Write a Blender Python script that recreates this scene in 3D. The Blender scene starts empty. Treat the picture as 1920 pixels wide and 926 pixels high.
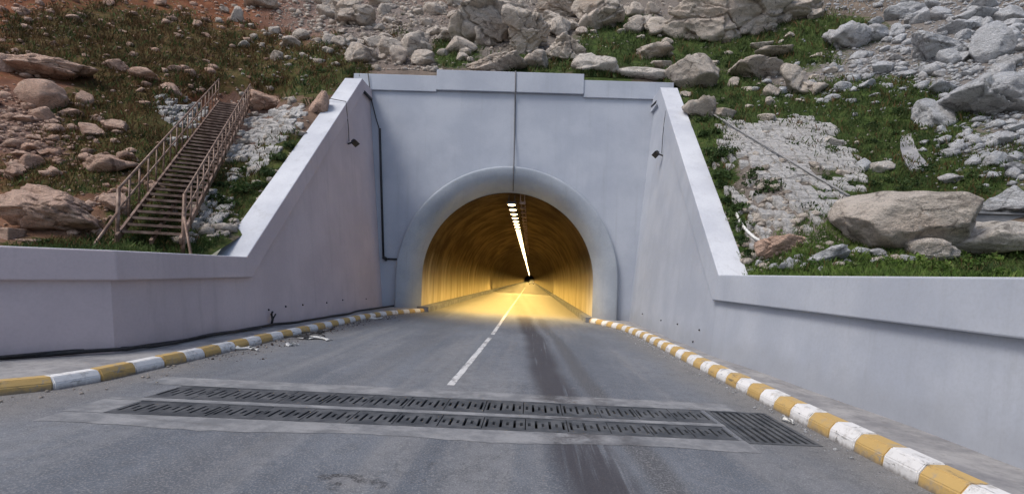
import bpy, bmesh, math, random
import numpy as np
from mathutils import Matrix, Vector

random.seed(7)
RNG = np.random.default_rng(11)
SC = bpy.context.scene
COL = SC.collection

# ------------------------------------------------------------------ camera
F = 950.0                       # focal length, in pixels of the 1920 px wide photograph
VX, VY = 995.0, 525.0           # vanishing point of the road
ROLL = math.radians(1.7)
cam_d = bpy.data.cameras.new('camera')
cam = bpy.data.objects.new('camera', cam_d)
COL.objects.link(cam)
cam_d.sensor_width = 36.0
cam_d.lens = 36.0 * F / 1920.0
cam_d.shift_x = (960 - VX) / 1920.0
cam_d.shift_y = (VY - 463) / 1920.0
cam_d.clip_start = 0.05
cam_d.clip_end = 3000
cam.matrix_world = Matrix.Rotation(math.pi / 2, 4, 'X') @ Matrix.Rotation(ROLL, 4, 'Z')
SC.camera = cam

# ------------------------------------------------------------------ sky, sun, exposure
SUN_EL, SUN_AZ = math.radians(56), math.radians(232)      # azimuth clockwise from +Y
world = bpy.data.worlds.new('World')
SC.world = world
world.use_nodes = True
wn = world.node_tree
sky = wn.nodes.new('ShaderNodeTexSky')
sky.sky_type = 'NISHITA'
sky.sun_disc = False
sky.sun_elevation = SUN_EL
sky.sun_rotation = SUN_AZ
sky.air_density = 1.0
sky.dust_density = 3.0
bg = wn.nodes['Background']
bg.inputs['Strength'].default_value = 0.15
wn.links.new(sky.outputs[0], bg.inputs[0])
sun_d = bpy.data.lights.new('sun', 'SUN')
sun_d.energy = 1.8
sun_d.angle = math.radians(18)
sun_d.color = (1.0, 0.95, 0.88)
sun = bpy.data.objects.new('sun', sun_d)
COL.objects.link(sun)
sdir = Vector((math.sin(SUN_AZ) * math.cos(SUN_EL), math.cos(SUN_AZ) * math.cos(SUN_EL), math.sin(SUN_EL)))
sun.rotation_euler = sdir.to_track_quat('Z', 'Y').to_euler()
sun.location = sdir * 60
SC.view_settings.view_transform = 'Standard'
SC.view_settings.look = 'None'
SC.view_settings.gamma = 1
SC.view_settings.exposure = 0.12
SC.view_settings.use_curve_mapping = False
try:
    SC.cycles.max_bounces = 6
    SC.cycles.diffuse_bounces = 4
    SC.cycles.use_denoising = True
except Exception:
    pass

# ------------------------------------------------------------------ survey helpers
CR, SR = math.cos(ROLL), math.sin(ROLL)
def ray(px, py):
    du, dv = px - VX, VY - py
    return (du * CR - dv * SR) / F, (du * SR + dv * CR) / F
def at(px, py, Y):
    a, b = ray(px, py)
    return Vector((a * Y, Y, b * Y))
CAM_H, FALL = 1.80, 0.0352
def rz(x):
    return -CAM_H - FALL * x
def on_road(px, py, up=0.0):
    a, b = ray(px, py)
    Y = (CAM_H - up) / (-b - FALL * a)
    return Vector((a * Y, Y, b * Y))
def project(x, y, z):
    a, b = x / y * F, z / y * F
    return VX + a * CR + b * SR, VY - (-a * SR + b * CR)

# ------------------------------------------------------------------ numpy noise
def _h(ix, iy, iz, seed):
    n = (ix.astype(np.int64) * 374761393 + iy.astype(np.int64) * 668265263 + iz.astype(np.int64) * 2147483647 + seed * 144665) & 0x7fffffff
    n = ((n ^ (n >> 13)) * 1274126177) & 0x7fffffff
    n = ((n ^ (n >> 16)) * 1103515245) & 0x7fffffff
    return (n & 0xffff) / 65535.0
def vnoise(p, seed=0):
    p = np.asarray(p, float)
    i = np.floor(p).astype(np.int64)
    f = p - i
    u = f * f * (3 - 2 * f)
    x, y, z = i[..., 0], i[..., 1], i[..., 2]
    ux, uy, uz = u[..., 0], u[..., 1], u[..., 2]
    def L(a, b, t): return a + (b - a) * t
    c00 = L(_h(x, y, z, seed), _h(x + 1, y, z, seed), ux)
    c10 = L(_h(x, y + 1, z, seed), _h(x + 1, y + 1, z, seed), ux)
    c01 = L(_h(x, y, z + 1, seed), _h(x + 1, y, z + 1, seed), ux)
    c11 = L(_h(x, y + 1, z + 1, seed), _h(x + 1, y + 1, z + 1, seed), ux)
    return L(L(c00, c10, uy), L(c01, c11, uy), uz) * 2 - 1
def fbm(p, oct=4, seed=0):
    p = np.asarray(p, float)
    s, a, t = 0, 1.0, 0
    for k in range(oct):
        s = s + a * vnoise(p * (2.03 ** k) + 17.3 * k, seed + k)
        t += a
        a *= 0.5
    return s / t
def fbm2(x, y, oct=4, seed=0):
    return fbm(np.stack([x, y, np.zeros_like(x) + 0.37], -1), oct, seed)

# ------------------------------------------------------------------ object helpers
def tag(o, label=None, cat=None, group=None, kind=None):
    if label: o['label'] = label
    if cat: o['category'] = cat
    if group: o['group'] = group
    if kind: o['kind'] = kind
    return o
def thing(name, label, cat, loc=(0, 0, 0), group=None):
    o = bpy.data.objects.new(name, None)
    o.empty_display_size = 0.2
    COL.objects.link(o)
    o.location = loc
    return tag(o, label, cat, group)
def link_mesh(name, me, mats, parent=None, loc=None):
    for m in (mats if isinstance(mats, (list, tuple)) else [mats]):
        if m is not None and len(me.materials) < 4:
            me.materials.append(m)
    o = bpy.data.objects.new(name, me)
    COL.objects.link(o)
    if parent is not None:
        o.parent = parent
    if loc is not None:
        o.location = loc
    return o
def mesh_obj(name, verts, faces, mat, parent=None, smooth=False, loc=None):
    """verts in world space; a parented mesh is shifted so that it stays where it is"""
    me = bpy.data.meshes.new(name)
    off, q = Vector((0, 0, 0)), parent
    while q is not None:
        off += q.location; q = q.parent
    if loc is not None:
        off = off + (Vector(loc) - off)
    vs = [tuple(Vector(v) - off) for v in verts]
    me.from_pydata(vs, [], [tuple(f) for f in faces])
    me.update()
    if smooth:
        me.polygons.foreach_set('use_smooth', [True] * len(me.polygons))
    o = link_mesh(name, me, mat, parent)
    if loc is not None and parent is None:
        o.location = loc
    return o
def np_mesh(name, v, f, mat, smooth=False):
    me = bpy.data.meshes.new(name)
    nv, nf, k = len(v), len(f), f.shape[1]
    me.vertices.add(nv)
    me.vertices.foreach_set('co', np.ascontiguousarray(v, np.float32).ravel())
    me.loops.add(nf * k)
    me.loops.foreach_set('vertex_index', np.ascontiguousarray(f, np.int32).ravel())
    me.polygons.add(nf)
    me.polygons.foreach_set('loop_start', np.arange(0, nf * k, k, dtype=np.int32))
    me.polygons.foreach_set('loop_total', np.full(nf, k, np.int32))
    if smooth:
        me.polygons.foreach_set('use_smooth', np.ones(nf, bool))
    me.update(calc_edges=True)
    me.validate()
    if mat: me.materials.append(mat)
    return me
class MB:
    """collects simple shapes into one mesh"""
    def __init__(s): s.v, s.f = [], []
    def add(s, vs, fs):
        n = len(s.v)
        s.v += [tuple(p) for p in vs]
        s.f += [tuple(i + n for i in f) for f in fs]
    def hexa(s, c):            # 8 corners: bottom ring 0-3 (ccw from above), top ring 4-7
        s.add(c, [(3, 2, 1, 0), (4, 5, 6, 7), (0, 1, 5, 4), (1, 2, 6, 5), (2, 3, 7, 6), (3, 0, 4, 7)])
    def box(s, x0, x1, y0, y1, z0, z1):
        s.hexa([(x0, y0, z0), (x1, y0, z0), (x1, y1, z0), (x0, y1, z0), (x0, y0, z1), (x1, y0, z1), (x1, y1, z1), (x0, y1, z1)])
    def bar(s, a, b, w, h=None, up=(0, 0, 1)):
        a, b = Vector(a), Vector(b)
        h = w if h is None else h
        d = (b - a).normalized()
        side = d.cross(Vector(up))
        if side.length < 1e-4: side = d.cross(Vector((1, 0, 0)))
        side.normalize()
        u = side.cross(d).normalized()
        side, u = side * w / 2, u * h / 2
        s.hexa([a - side - u, a + side - u, b + side - u, b - side - u, a - side + u, a + side + u, b + side + u, b - side + u])
    def tube(s, pts, r, n=6):
        pts = [Vector(p) for p in pts]
        rings = []
        for i, p in enumerate(pts):
            d = (pts[min(i + 1, len(pts) - 1)] - pts[max(i - 1, 0)]).normalized()
            a = d.cross(Vector((0.31, 0.2, 0.93)))
            if a.length < 1e-3: a = d.cross(Vector((1, 0, 0)))
            a.normalize()
            b = d.cross(a)
            rings.append([p + (a * math.cos(2 * math.pi * k / n) + b * math.sin(2 * math.pi * k / n)) * r for k in range(n)])
        vs = [q for rg in rings for q in rg]
        fs = []
        for i in range(len(pts) - 1):
            for k in range(n):
                fs.append((i * n + k, i * n + (k + 1) % n, (i + 1) * n + (k + 1) % n, (i + 1) * n + k))
        fs.append(tuple(range(n - 1, -1, -1)))
        fs.append(tuple((len(pts) - 1) * n + k for k in range(n)))
        s.add(vs, fs)
    def build(s, name, mat, parent=None, smooth=False, loc=None):
        return mesh_obj(name, s.v, s.f, mat, parent, smooth, loc)
def bevel_obj(o, w, seg=2):
    m = o.modifiers.new('bevel', 'BEVEL')
    m.width = w; m.segments = seg; m.limit_method = 'ANGLE'
    return o

# ------------------------------------------------------------------ materials
class NT:
    def __init__(s, name, rough=0.8, spec=0.3):
        s.m = bpy.data.materials.new(name)
        s.m.use_nodes = True
        s.t = s.m.node_tree
        s.b = s.t.nodes['Principled BSDF']
        s.b.inputs['Roughness'].default_value = rough
        s.b.inputs['Specular IOR Level'].default_value = spec
        s.tc = s.n('ShaderNodeTexCoord')
        s.geo = s.n('ShaderNodeNewGeometry')
    def n(s, t, **k):
        nd = s.t.nodes.new(t)
        for a, b in k.items(): setattr(nd, a, b)
        return nd
    def set(s, sock, v):
        if isinstance(v, bpy.types.NodeSocket): s.t.links.new(v, sock)
        elif isinstance(v, (tuple, list)) and len(v) == 3 and sock.type == 'RGBA': sock.default_value = (*v, 1)
        else: sock.default_value = v
    def math(s, op, a, b=0.0, clamp=False):
        nd = s.n('ShaderNodeMath', operation=op, use_clamp=clamp)
        s.set(nd.inputs[0], a); s.set(nd.inputs[1], b)
        return nd.outputs[0]
    def mapr(s, v, a, b, c=0.0, d=1.0, smooth=True):
        nd = s.n('ShaderNodeMapRange', interpolation_type='SMOOTHSTEP' if smooth else 'LINEAR')
        for i, x in enumerate((v, a, b, c, d)): s.set(nd.inputs[i], x)
        return nd.outputs[0]
    def pos(s, sc=(1, 1, 1), src='world'):
        mp = s.n('ShaderNodeMapping')
        s.t.links.new(s.geo.outputs['Position'] if src == 'world' else s.tc.outputs['Object'], mp.inputs[0])
        mp.inputs['Scale'].default_value = sc
        return mp.outputs[0]
    def noise(s, scale, detail=4, vec=None, rough=0.55, dist=0.0, col=False):
        nd = s.n('ShaderNodeTexNoise')
        nd.inputs['Scale'].default_value = scale
        nd.inputs['Detail'].default_value = detail
        nd.inputs['Roughness'].default_value = rough
        nd.inputs['Distortion'].default_value = dist
        s.t.links.new(vec if vec else s.geo.outputs['Position'], nd.inputs['Vector'])
        return nd.outputs[1 if col else 0]
    def vor(s, scale, vec=None, feature='F1', out=0, rnd=1.0):
        nd = s.n('ShaderNodeTexVoronoi', feature=feature)
        nd.inputs['Scale'].default_value = scale
        nd.inputs['Randomness'].default_value = rnd
        s.t.links.new(vec if vec else s.geo.outputs['Position'], nd.inputs['Vector'])
        return nd.outputs[out]
    def mix(s, f, a, b, blend='MIX'):
        nd = s.n('ShaderNodeMix', data_type='RGBA', blend_type=blend)
        s.set(nd.inputs[0], f); s.set(nd.inputs[6], a); s.set(nd.inputs[7], b)
        return nd.outputs[2]
    def ramp(s, v, stops):
        nd = s.n('ShaderNodeValToRGB')
        e = nd.color_ramp.elements
        while len(e) < len(stops): e.new(0.5)
        for el, (p, c) in zip(e, stops):
            el.position = p; el.color = (*c, 1)
        s.set(nd.inputs[0], v)
        return nd.outputs[0]
    def xyz(s):
        nd = s.n('ShaderNodeSeparateXYZ')
        s.t.links.new(s.geo.outputs['Position'], nd.inputs[0])
        return nd.outputs
    def color(s, v): s.set(s.b.inputs['Base Color'], v)
    def rough(s, v): s.set(s.b.inputs['Roughness'], v)
    def bump(s, h, strength=0.3, dist=0.05, prev=None):
        nd = s.n('ShaderNodeBump')
        nd.inputs['Strength'].default_value = strength
        nd.inputs['Distance'].default_value = dist
        s.set(nd.inputs['Height'], h)
        if prev: s.t.links.new(prev, nd.inputs['Normal'])
        s.t.links.new(nd.outputs[0], s.b.inputs['Normal'])
        return nd.outputs[0]

def plaster(name, c1, c2, stain, stain_amt=0.35):
    n = NT(name, 0.75, 0.25)
    blot = n.noise(0.55, 5, rough=0.6)
    c = n.mix(n.mapr(blot, 0.36, 0.66), c1, c2)
    streak = n.noise(1.0, 6, vec=n.pos((3.4, 3.4, 0.14)), rough=0.7)
    c = n.mix(n.math('MULTIPLY', n.mapr(streak, 0.52, 0.78), stain_amt), c, stain)
    # splash dirt just above the pavement
    z = n.xyz()
    low = n.math('ADD', z[2], n.math('MULTIPLY', n.noise(1.8, 4), 0.9))
    c = n.mix(n.mapr(low, -1.25, -0.55, 0.42, 0.0), c, stain)
    fine = n.noise(22, 4)
    c = n.mix(n.mapr(fine, 0.35, 0.75, 0.0, 0.16), c, stain)
    n.color(c)
    b = n.bump(n.noise(1.1, 5, rough=0.65), 0.25, 0.06)
    n.bump(n.noise(60, 3), 0.15, 0.01, b)
    return n.m
M = {}
M['wall'] = plaster('painted_plaster', (0.385, 0.42, 0.49), (0.45, 0.485, 0.55), (0.27, 0.28, 0.30), 0.26)
M['wall_left'] = plaster('mauve_plaster', (0.53, 0.455, 0.475), (0.60, 0.515, 0.53), (0.34, 0.295, 0.30))
M['coping'] = plaster('coping_paint', (0.48, 0.50, 0.55), (0.60, 0.62, 0.66), (0.32, 0.32, 0.33), 0.5)
M['collar'] = plaster('collar_paint', (0.30, 0.335, 0.385), (0.375, 0.41, 0.46), (0.20, 0.21, 0.225), 0.4)

def asphalt():
    n = NT('asphalt', 0.82, 0.35)
    x, y, z = n.xyz()
    big = n.noise(0.5, 6, vec=n.pos((1.0, 0.45, 1)), rough=0.65)
    c = n.mix(n.mapr(big, 0.35, 0.68), (0.096, 0.112, 0.138), (0.160, 0.178, 0.208))
    lane = n.noise(1.0, 5, vec=n.pos((1.25, 0.07, 1)), rough=0.6)
    c = n.mix(n.mapr(lane, 0.50, 0.68, 0, 0.6), c, (0.225, 0.228, 0.235))
    # skid marks left by braking tyres in the right lane
    wob = n.math('MULTIPLY', n.math('SUBTRACT', n.noise(0.35, 3), 0.5), 0.4)
    def track(x0, k, w, amt):
        d = n.math('ABSOLUTE', n.math('SUBTRACT', n.math('ADD', x, wob), n.math('ADD', x0, n.math('MULTIPLY', y, k))))
        str_ = n.noise(1.0, 5, vec=n.pos((9, 0.25, 1)), rough=0.7)
        return n.math('MULTIPLY', n.math('MULTIPLY', n.mapr(d, w, w * 0.3), n.mapr(str_, 0.26, 0.46)), amt)
    c = n.mix(track(1.45, -0.040, 0.26, 0.65), c, (0.06, 0.058, 0.06))
    c = n.mix(track(-2.9, 0.01, 0.5, 0.3), c, (0.085, 0.085, 0.09))
    # dusty edges beside the kerbs
    el = n.math('ADD', x, n.math('MULTIPLY', n.noise(0.9, 5), 1.6))
    c = n.mix(n.mapr(el, -5.2, -3.9, 0.75, 0.0), c, (0.20, 0.185, 0.17))
    er = n.math('ADD', x, n.math('MULTIPLY', n.noise(0.8, 5), 1.3))
    c = n.mix(n.mapr(er, 3.2, 4.5, 0.0, 0.75), c, (0.21, 0.20, 0.185))
    # broken patch in the near lane
    pc = on_road(655, 902)
    dx_ = n.math('SUBTRACT', x, pc.x); dy_ = n.math('MULTIPLY', n.math('SUBTRACT', y, pc.y), 1.3)
    dd = n.math('SQRT', n.math('ADD', n.math('MULTIPLY', dx_, dx_), n.math('MULTIPLY', dy_, dy_)))
    dd = n.math('ADD', dd, n.math('MULTIPLY', n.math('SUBTRACT', n.noise(7, 4), 0.5), 0.5))
    ring = n.math('MULTIPLY', n.math('MULTIPLY', n.mapr(dd, 0.30, 0.20), n.mapr(dd, 0.06, 0.14)), n.mapr(n.noise(3.3, 3), 0.44, 0.56))
    c = n.mix(n.mapr(dd, 0.22, 0.10, 0, 0.6), c, (0.22, 0.22, 0.225))
    c = n.mix(n.math('MULTIPLY', ring, 0.9), c, (0.03, 0.03, 0.033))
    sp = n.noise(55, 3, rough=0.7)
    mid = n.noise(6, 5, rough=0.7)
    c = n.mix(n.mapr(mid, 0.42, 0.66, 0.0, 0.35), c, (0.075, 0.08, 0.09))
    c = n.mix(n.mapr(mid, 0.40, 0.28, 0.0, 0.5), c, (0.235, 0.24, 0.25))
    c = n.mix(n.mapr(sp, 0.47, 0.66, 0.0, 0.6), c, (0.31, 0.31, 0.315))
    c = n.mix(track(0.84, -0.046, 0.48, 0.82), c, (0.042, 0.038, 0.045))
    sp2 = n.noise(120, 2)
    c = n.mix(n.mapr(sp2, 0.5, 0.3, 0.0, 0.5), c, (0.05, 0.05, 0.055))
    va = n.n('ShaderNodeVectorMath', operation='SCALE')
    n.t.links.new(n.noise(1.1, 6, rough=0.7, col=True), va.inputs[0]); va.inputs['Scale'].default_value = 2.2
    vb = n.n('ShaderNodeVectorMath', operation='ADD')
    n.t.links.new(n.pos((1, 0.6, 1)), vb.inputs[0]); n.t.links.new(va.outputs[0], vb.inputs[1])
    cr = n.vor(0.6, vec=vb.outputs[0], feature='DISTANCE_TO_EDGE')
    crm = n.math('MULTIPLY', n.mapr(cr, 0.013, 0.0), n.mapr(n.noise(0.4, 2), 0.48, 0.56))
    c = n.mix(n.math('MULTIPLY', crm, 0.5), c, (0.05, 0.05, 0.053))
    c = n.mix(n.math('MULTIPLY', n.mapr(n.math('ADD', y, n.math('MULTIPLY', big, 3.0)), 24.0, 28.0), 0.7), c, (0.27, 0.25, 0.21))   # road paler inside the bore, lamp glow put into its colour
    n.color(c)
    n.rough(n.mapr(big, 0.3, 0.7, 0.72, 0.9))
    b = n.bump(n.noise(3, 5), 0.25, 0.03)
    n.bump(sp, 0.55, 0.012, b)
    return n.m
M['asphalt'] = asphalt()
def simple(name, c1, c2, sc=6, rough=0.8, spec=0.3, bump=0.3, bd=0.02, metal=0.0, lo=0.38, hi=0.65, src='world'):
    n = NT(name, rough, spec)
    v = n.pos((1, 1, 1), src)
    a = n.noise(sc, 6, vec=v, rough=0.65)
    n.color(n.mix(n.mapr(a, lo, hi), c1, c2))
    n.b.inputs['Metallic'].default_value = metal
    if bump: n.bump(n.noise(sc * 4, 5, vec=v, rough=0.7), bump, bd)
    return n.m
M['concrete'] = simple('worn_concrete', (0.15, 0.158, 0.17), (0.245, 0.25, 0.26), 2.4, bump=0.6)
def apron():
    n = NT('drain_apron', 0.85)
    x, y, z = n.xyz()
    a = n.noise(2.4, 6, rough=0.7)
    c = n.mix(n.mapr(a, 0.36, 0.66), (0.165, 0.172, 0.185), (0.275, 0.28, 0.29))
    c = n.mix(n.mapr(n.noise(1.0, 5, vec=n.pos((1.5, 6, 1))), 0.55, 0.72, 0, 0.5), c, (0.12, 0.122, 0.128))
    for x0, k, w, amt in ((0.84, -0.046, 0.50, 0.8), (1.45, -0.040, 0.26, 0.5)):
        d = n.math('ABSOLUTE', n.math('SUBTRACT', x, n.math('ADD', x0, n.math('MULTIPLY', y, k))))
        c = n.mix(n.math('MULTIPLY', n.math('MULTIPLY', n.mapr(d, w, w * .3), n.mapr(n.noise(4, 5, rough=.7), .35, .6)), amt), c, (0.06, 0.056, 0.06))
    n.color(c)
    n.bump(n.noise(20, 5, rough=0.7), 0.6, 0.02)
    return n.m
M['apron'] = apron()
def paving():
    n = NT('pavement_concrete', 0.85)
    a = n.noise(1.6, 6, rough=0.7)
    c = n.mix(n.mapr(a, 0.34, 0.66), (0.20, 0.20, 0.21), (0.34, 0.335, 0.335))
    d = n.noise(9, 5, rough=0.7)
    c = n.mix(n.mapr(d, 0.52, 0.75, 0, 0.6), c, (0.14, 0.13, 0.125))
    st = n.noise(1, 5, vec=n.pos((7, 0.6, 1)))
    c = n.mix(n.mapr(st, 0.55, 0.75, 0, 0.5), c, (0.15, 0.145, 0.15))
    n.color(c)
    n.bump(d, 0.5, 0.02)
    return n.m
M['paving'] = paving()
def kerb_mat(name, col):
    n = NT(name, 0.65, 0.35)
    inf = n.n('ShaderNodeObjectInfo')
    c = n.mix(n.math('MULTIPLY', inf.outputs['Random'], 0.35), col, tuple(k * 0.72 for k in col))
    a = n.noise(5, 6, rough=0.7)
    c = n.mix(n.mapr(a, 0.50, 0.72, 0, 0.75), c, (0.30, 0.285, 0.26))
    sc = n.noise(1.0, 6, vec=n.pos((9, 2.2, 16)), rough=0.75)
    c = n.mix(n.mapr(sc, 0.57, 0.70, 0, 0.8), c, (0.10, 0.095, 0.09))
    ch = n.noise(3.2, 6, rough=0.8)
    c = n.mix(n.mapr(ch, 0.60, 0.64), c, (0.27, 0.265, 0.255))
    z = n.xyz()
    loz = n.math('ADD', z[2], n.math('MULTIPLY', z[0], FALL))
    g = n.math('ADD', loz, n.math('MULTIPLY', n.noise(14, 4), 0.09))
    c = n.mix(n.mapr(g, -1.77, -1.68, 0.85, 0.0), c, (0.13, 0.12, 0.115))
    n.color(c)
    n.bump(n.noise(18, 5, rough=0.7), 0.4, 0.015)
    return n.m
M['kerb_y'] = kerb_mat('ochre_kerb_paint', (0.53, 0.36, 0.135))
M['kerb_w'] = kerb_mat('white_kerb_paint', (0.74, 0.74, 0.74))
def road_paint():
    n = NT('road_paint', 0.7)
    a = n.noise(7, 6, vec=n.pos((1, 0.35, 1)), rough=0.75)
    n.color(n.mix(n.mapr(a, 0.47, 0.62), (0.58, 0.58, 0.58), (0.20, 0.20, 0.21)))
    n.bump(n.noise(55, 3), 0.4, 0.01)
    return n.m
M['road_paint'] = road_paint()
M['iron'] = simple('cast_iron', (0.042, 0.047, 0.054), (0.095, 0.10, 0.108), 4, 0.55, 0.5, 0.3, 0.01)
M['pit'] = simple('trench_concrete', (0.05, 0.05, 0.05), (0.09, 0.085, 0.08), 5, 0.95)
M['black'] = simple('black_rubber', (0.012, 0.012, 0.014), (0.03, 0.03, 0.032), 20, 0.55, 0.4, 0.1)
M['black_paint'] = simple('black_steel', (0.012, 0.014, 0.018), (0.035, 0.035, 0.04), 12, 0.5, 0.4, 0.1)
M['grey_cable'] = simple('grey_cable', (0.10, 0.10, 0.11), (0.16, 0.16, 0.17), 20, 0.6, 0.4, 0.1)
M['rail'] = simple('galvanised_steel', (0.12, 0.070, 0.048), (0.29, 0.20, 0.155), 5, 0.5, 0.5, 0.2, 0.01, metal=0.15)
M['tread'] = simple('rusty_steel', (0.035, 0.024, 0.02), (0.085, 0.055, 0.042), 6, 0.7, 0.4, 0.3, 0.01)
M['litter'] = simple('white_plastic', (0.62, 0.62, 0.60), (0.78, 0.78, 0.76), 12, 0.5, 0.4, 0.3)
M['pipe'] = simple('grey_pipe', (0.20, 0.20, 0.20), (0.32, 0.32, 0.32), 8, 0.6, 0.4, 0.2)

def lining():
    n = NT('tunnel_lining', 0.95, 0.03)
    x, y, z = n.xyz()
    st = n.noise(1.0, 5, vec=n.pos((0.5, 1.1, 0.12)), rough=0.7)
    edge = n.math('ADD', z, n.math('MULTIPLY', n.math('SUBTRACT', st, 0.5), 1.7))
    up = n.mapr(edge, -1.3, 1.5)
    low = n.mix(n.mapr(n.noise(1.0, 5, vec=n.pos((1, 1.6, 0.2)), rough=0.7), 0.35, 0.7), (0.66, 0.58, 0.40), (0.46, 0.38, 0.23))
    hi = n.mix(n.mapr(n.noise(0.6, 5, rough=0.65), 0.35, 0.68), (0.034, 0.022, 0.011), (0.095, 0.062, 0.028))  # brown upper zone, darkened so the crown's shade is in the colour
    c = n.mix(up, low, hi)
    sc = n.noise(1.0, 6, vec=n.pos((3, 3, 3)), rough=0.8, dist=1.5)
    c = n.mix(n.math('MULTIPLY', n.mapr(sc, 0.66, 0.74), 0.22), c, (0.40, 0.33, 0.2))
    fr = n.math('ABSOLUTE', n.math('SUBTRACT', n.math('FRACT', n.math('MULTIPLY', y, 1 / 6.0)), 0.5))
    c = n.mix(n.mapr(fr, 0.012, 0.004, 0, 0.6), c, (0.03, 0.022, 0.014))   # joints between the lining rings
    n.color(c)
    n.bump(n.noise(1.2, 5, rough=0.65), 0.3, 0.08)
    return n.m
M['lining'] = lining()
def emit(name, col, s):
    m = bpy.data.materials.new(name)
    m.use_nodes = True
    t = m.node_tree
    b = t.nodes['Principled BSDF']
    b.inputs['Base Color'].default_value = (0.9, 0.85, 0.7, 1)
    b.inputs['Emission Color'].default_value = (*col, 1)
    b.inputs['Emission Strength'].default_value = s
    return m
M['lamp'] = emit('sodium_lens', (1.0, 0.76, 0.40), 9.0)
M['headlight'] = emit('headlight_glass', (1.0, 0.9, 0.7), 0.7)

def rock_mat(name, base, dark, warm):
    n = NT(name, 0.9, 0.2)
    v = n.pos((1, 1, 1))
    inf = n.n('ShaderNodeObjectInfo')
    a = n.noise(1.1, 7, vec=v, rough=0.68, dist=0.4)
    c = n.mix(n.mapr(a, 0.26, 0.50), dark, base)
    c = n.mix(n.mapr(n.noise(0.5, 4, vec=v), 0.50, 0.70, 0, 0.55), c, warm)
    c = n.mix(n.math('MULTIPLY', inf.outputs['Random'], 0.22), c, dark)
    cr = n.noise(2.2, 6, vec=n.pos((1, 1, 2.4)), rough=0.75, dist=0.9)
    crack = n.mapr(n.math('ABSOLUTE', n.math('SUBTRACT', cr, 0.5)), 0.025, 0.0)
    c = n.mix(n.math('MULTIPLY', crack, 0.6), c, tuple(k * 0.42 for k in dark))
    pit = n.noise(9, 6, vec=v, rough=0.75)
    c = n.mix(n.mapr(pit, 0.40, 0.28, 0, 0.6), c, tuple(k * 0.5 for k in dark))
    c = n.mix(n.mapr(n.noise(4.5, 5, vec=v, rough=0.7), 0.58, 0.72, 0, 0.5), c, tuple(min(0.8, k * 1.3) for k in base))
    n.color(c)
    gr_ = n.noise(26, 4, vec=v, rough=0.7)
    c = n.mix(n.mapr(gr_, 0.46, 0.34, 0, 0.45), c, tuple(k * 0.6 for k in dark))
    seam = n.vor(1.7, vec=n.pos((1, 1, 1.8)), feature='DISTANCE_TO_EDGE')
    seam = n.math('ADD', seam, n.math('MULTIPLY', n.math('SUBTRACT', n.noise(2.6, 6, vec=v, rough=0.7), 0.5), 0.55))
    sm = n.math('MULTIPLY', n.mapr(seam, 0.035, 0.0), n.mapr(n.noise(0.8, 2, vec=v), 0.45, 0.55))
    c = n.mix(n.math('MULTIPLY', sm, 0.6), c, tuple(k * 0.35 for k in dark))
    n.color(c)
    h = n.math('ADD', n.math('MULTIPLY', a, 0.9), n.math('ADD', n.math('MULTIPLY', pit, 0.6), n.math('MULTIPLY', n.math('ABSOLUTE', n.math('SUBTRACT', cr, 0.5)), 0.9)))
    n.bump(h, 1.0, 0.22)
    return n.m
M['rock'] = rock_mat('pale_limestone', (0.74, 0.665, 0.585), (0.36, 0.305, 0.262), (0.66, 0.52, 0.42))
M['rock_red'] = rock_mat('pinkish_limestone', (0.75, 0.54, 0.43), (0.34, 0.20, 0.145), (0.62, 0.37, 0.26))
M['rock_grey'] = rock_mat('grey_limestone', (0.69, 0.705, 0.73), (0.34, 0.35, 0.37), (0.62, 0.58, 0.55))
M['rock_white'] = rock_mat('white_limestone', (0.80, 0.75, 0.69), (0.52, 0.47, 0.42), (0.72, 0.62, 0.54))
M['pitching'] = rock_mat('pitching_stone', (0.70, 0.685, 0.665), (0.42, 0.405, 0.39), (0.62, 0.56, 0.50))

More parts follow.
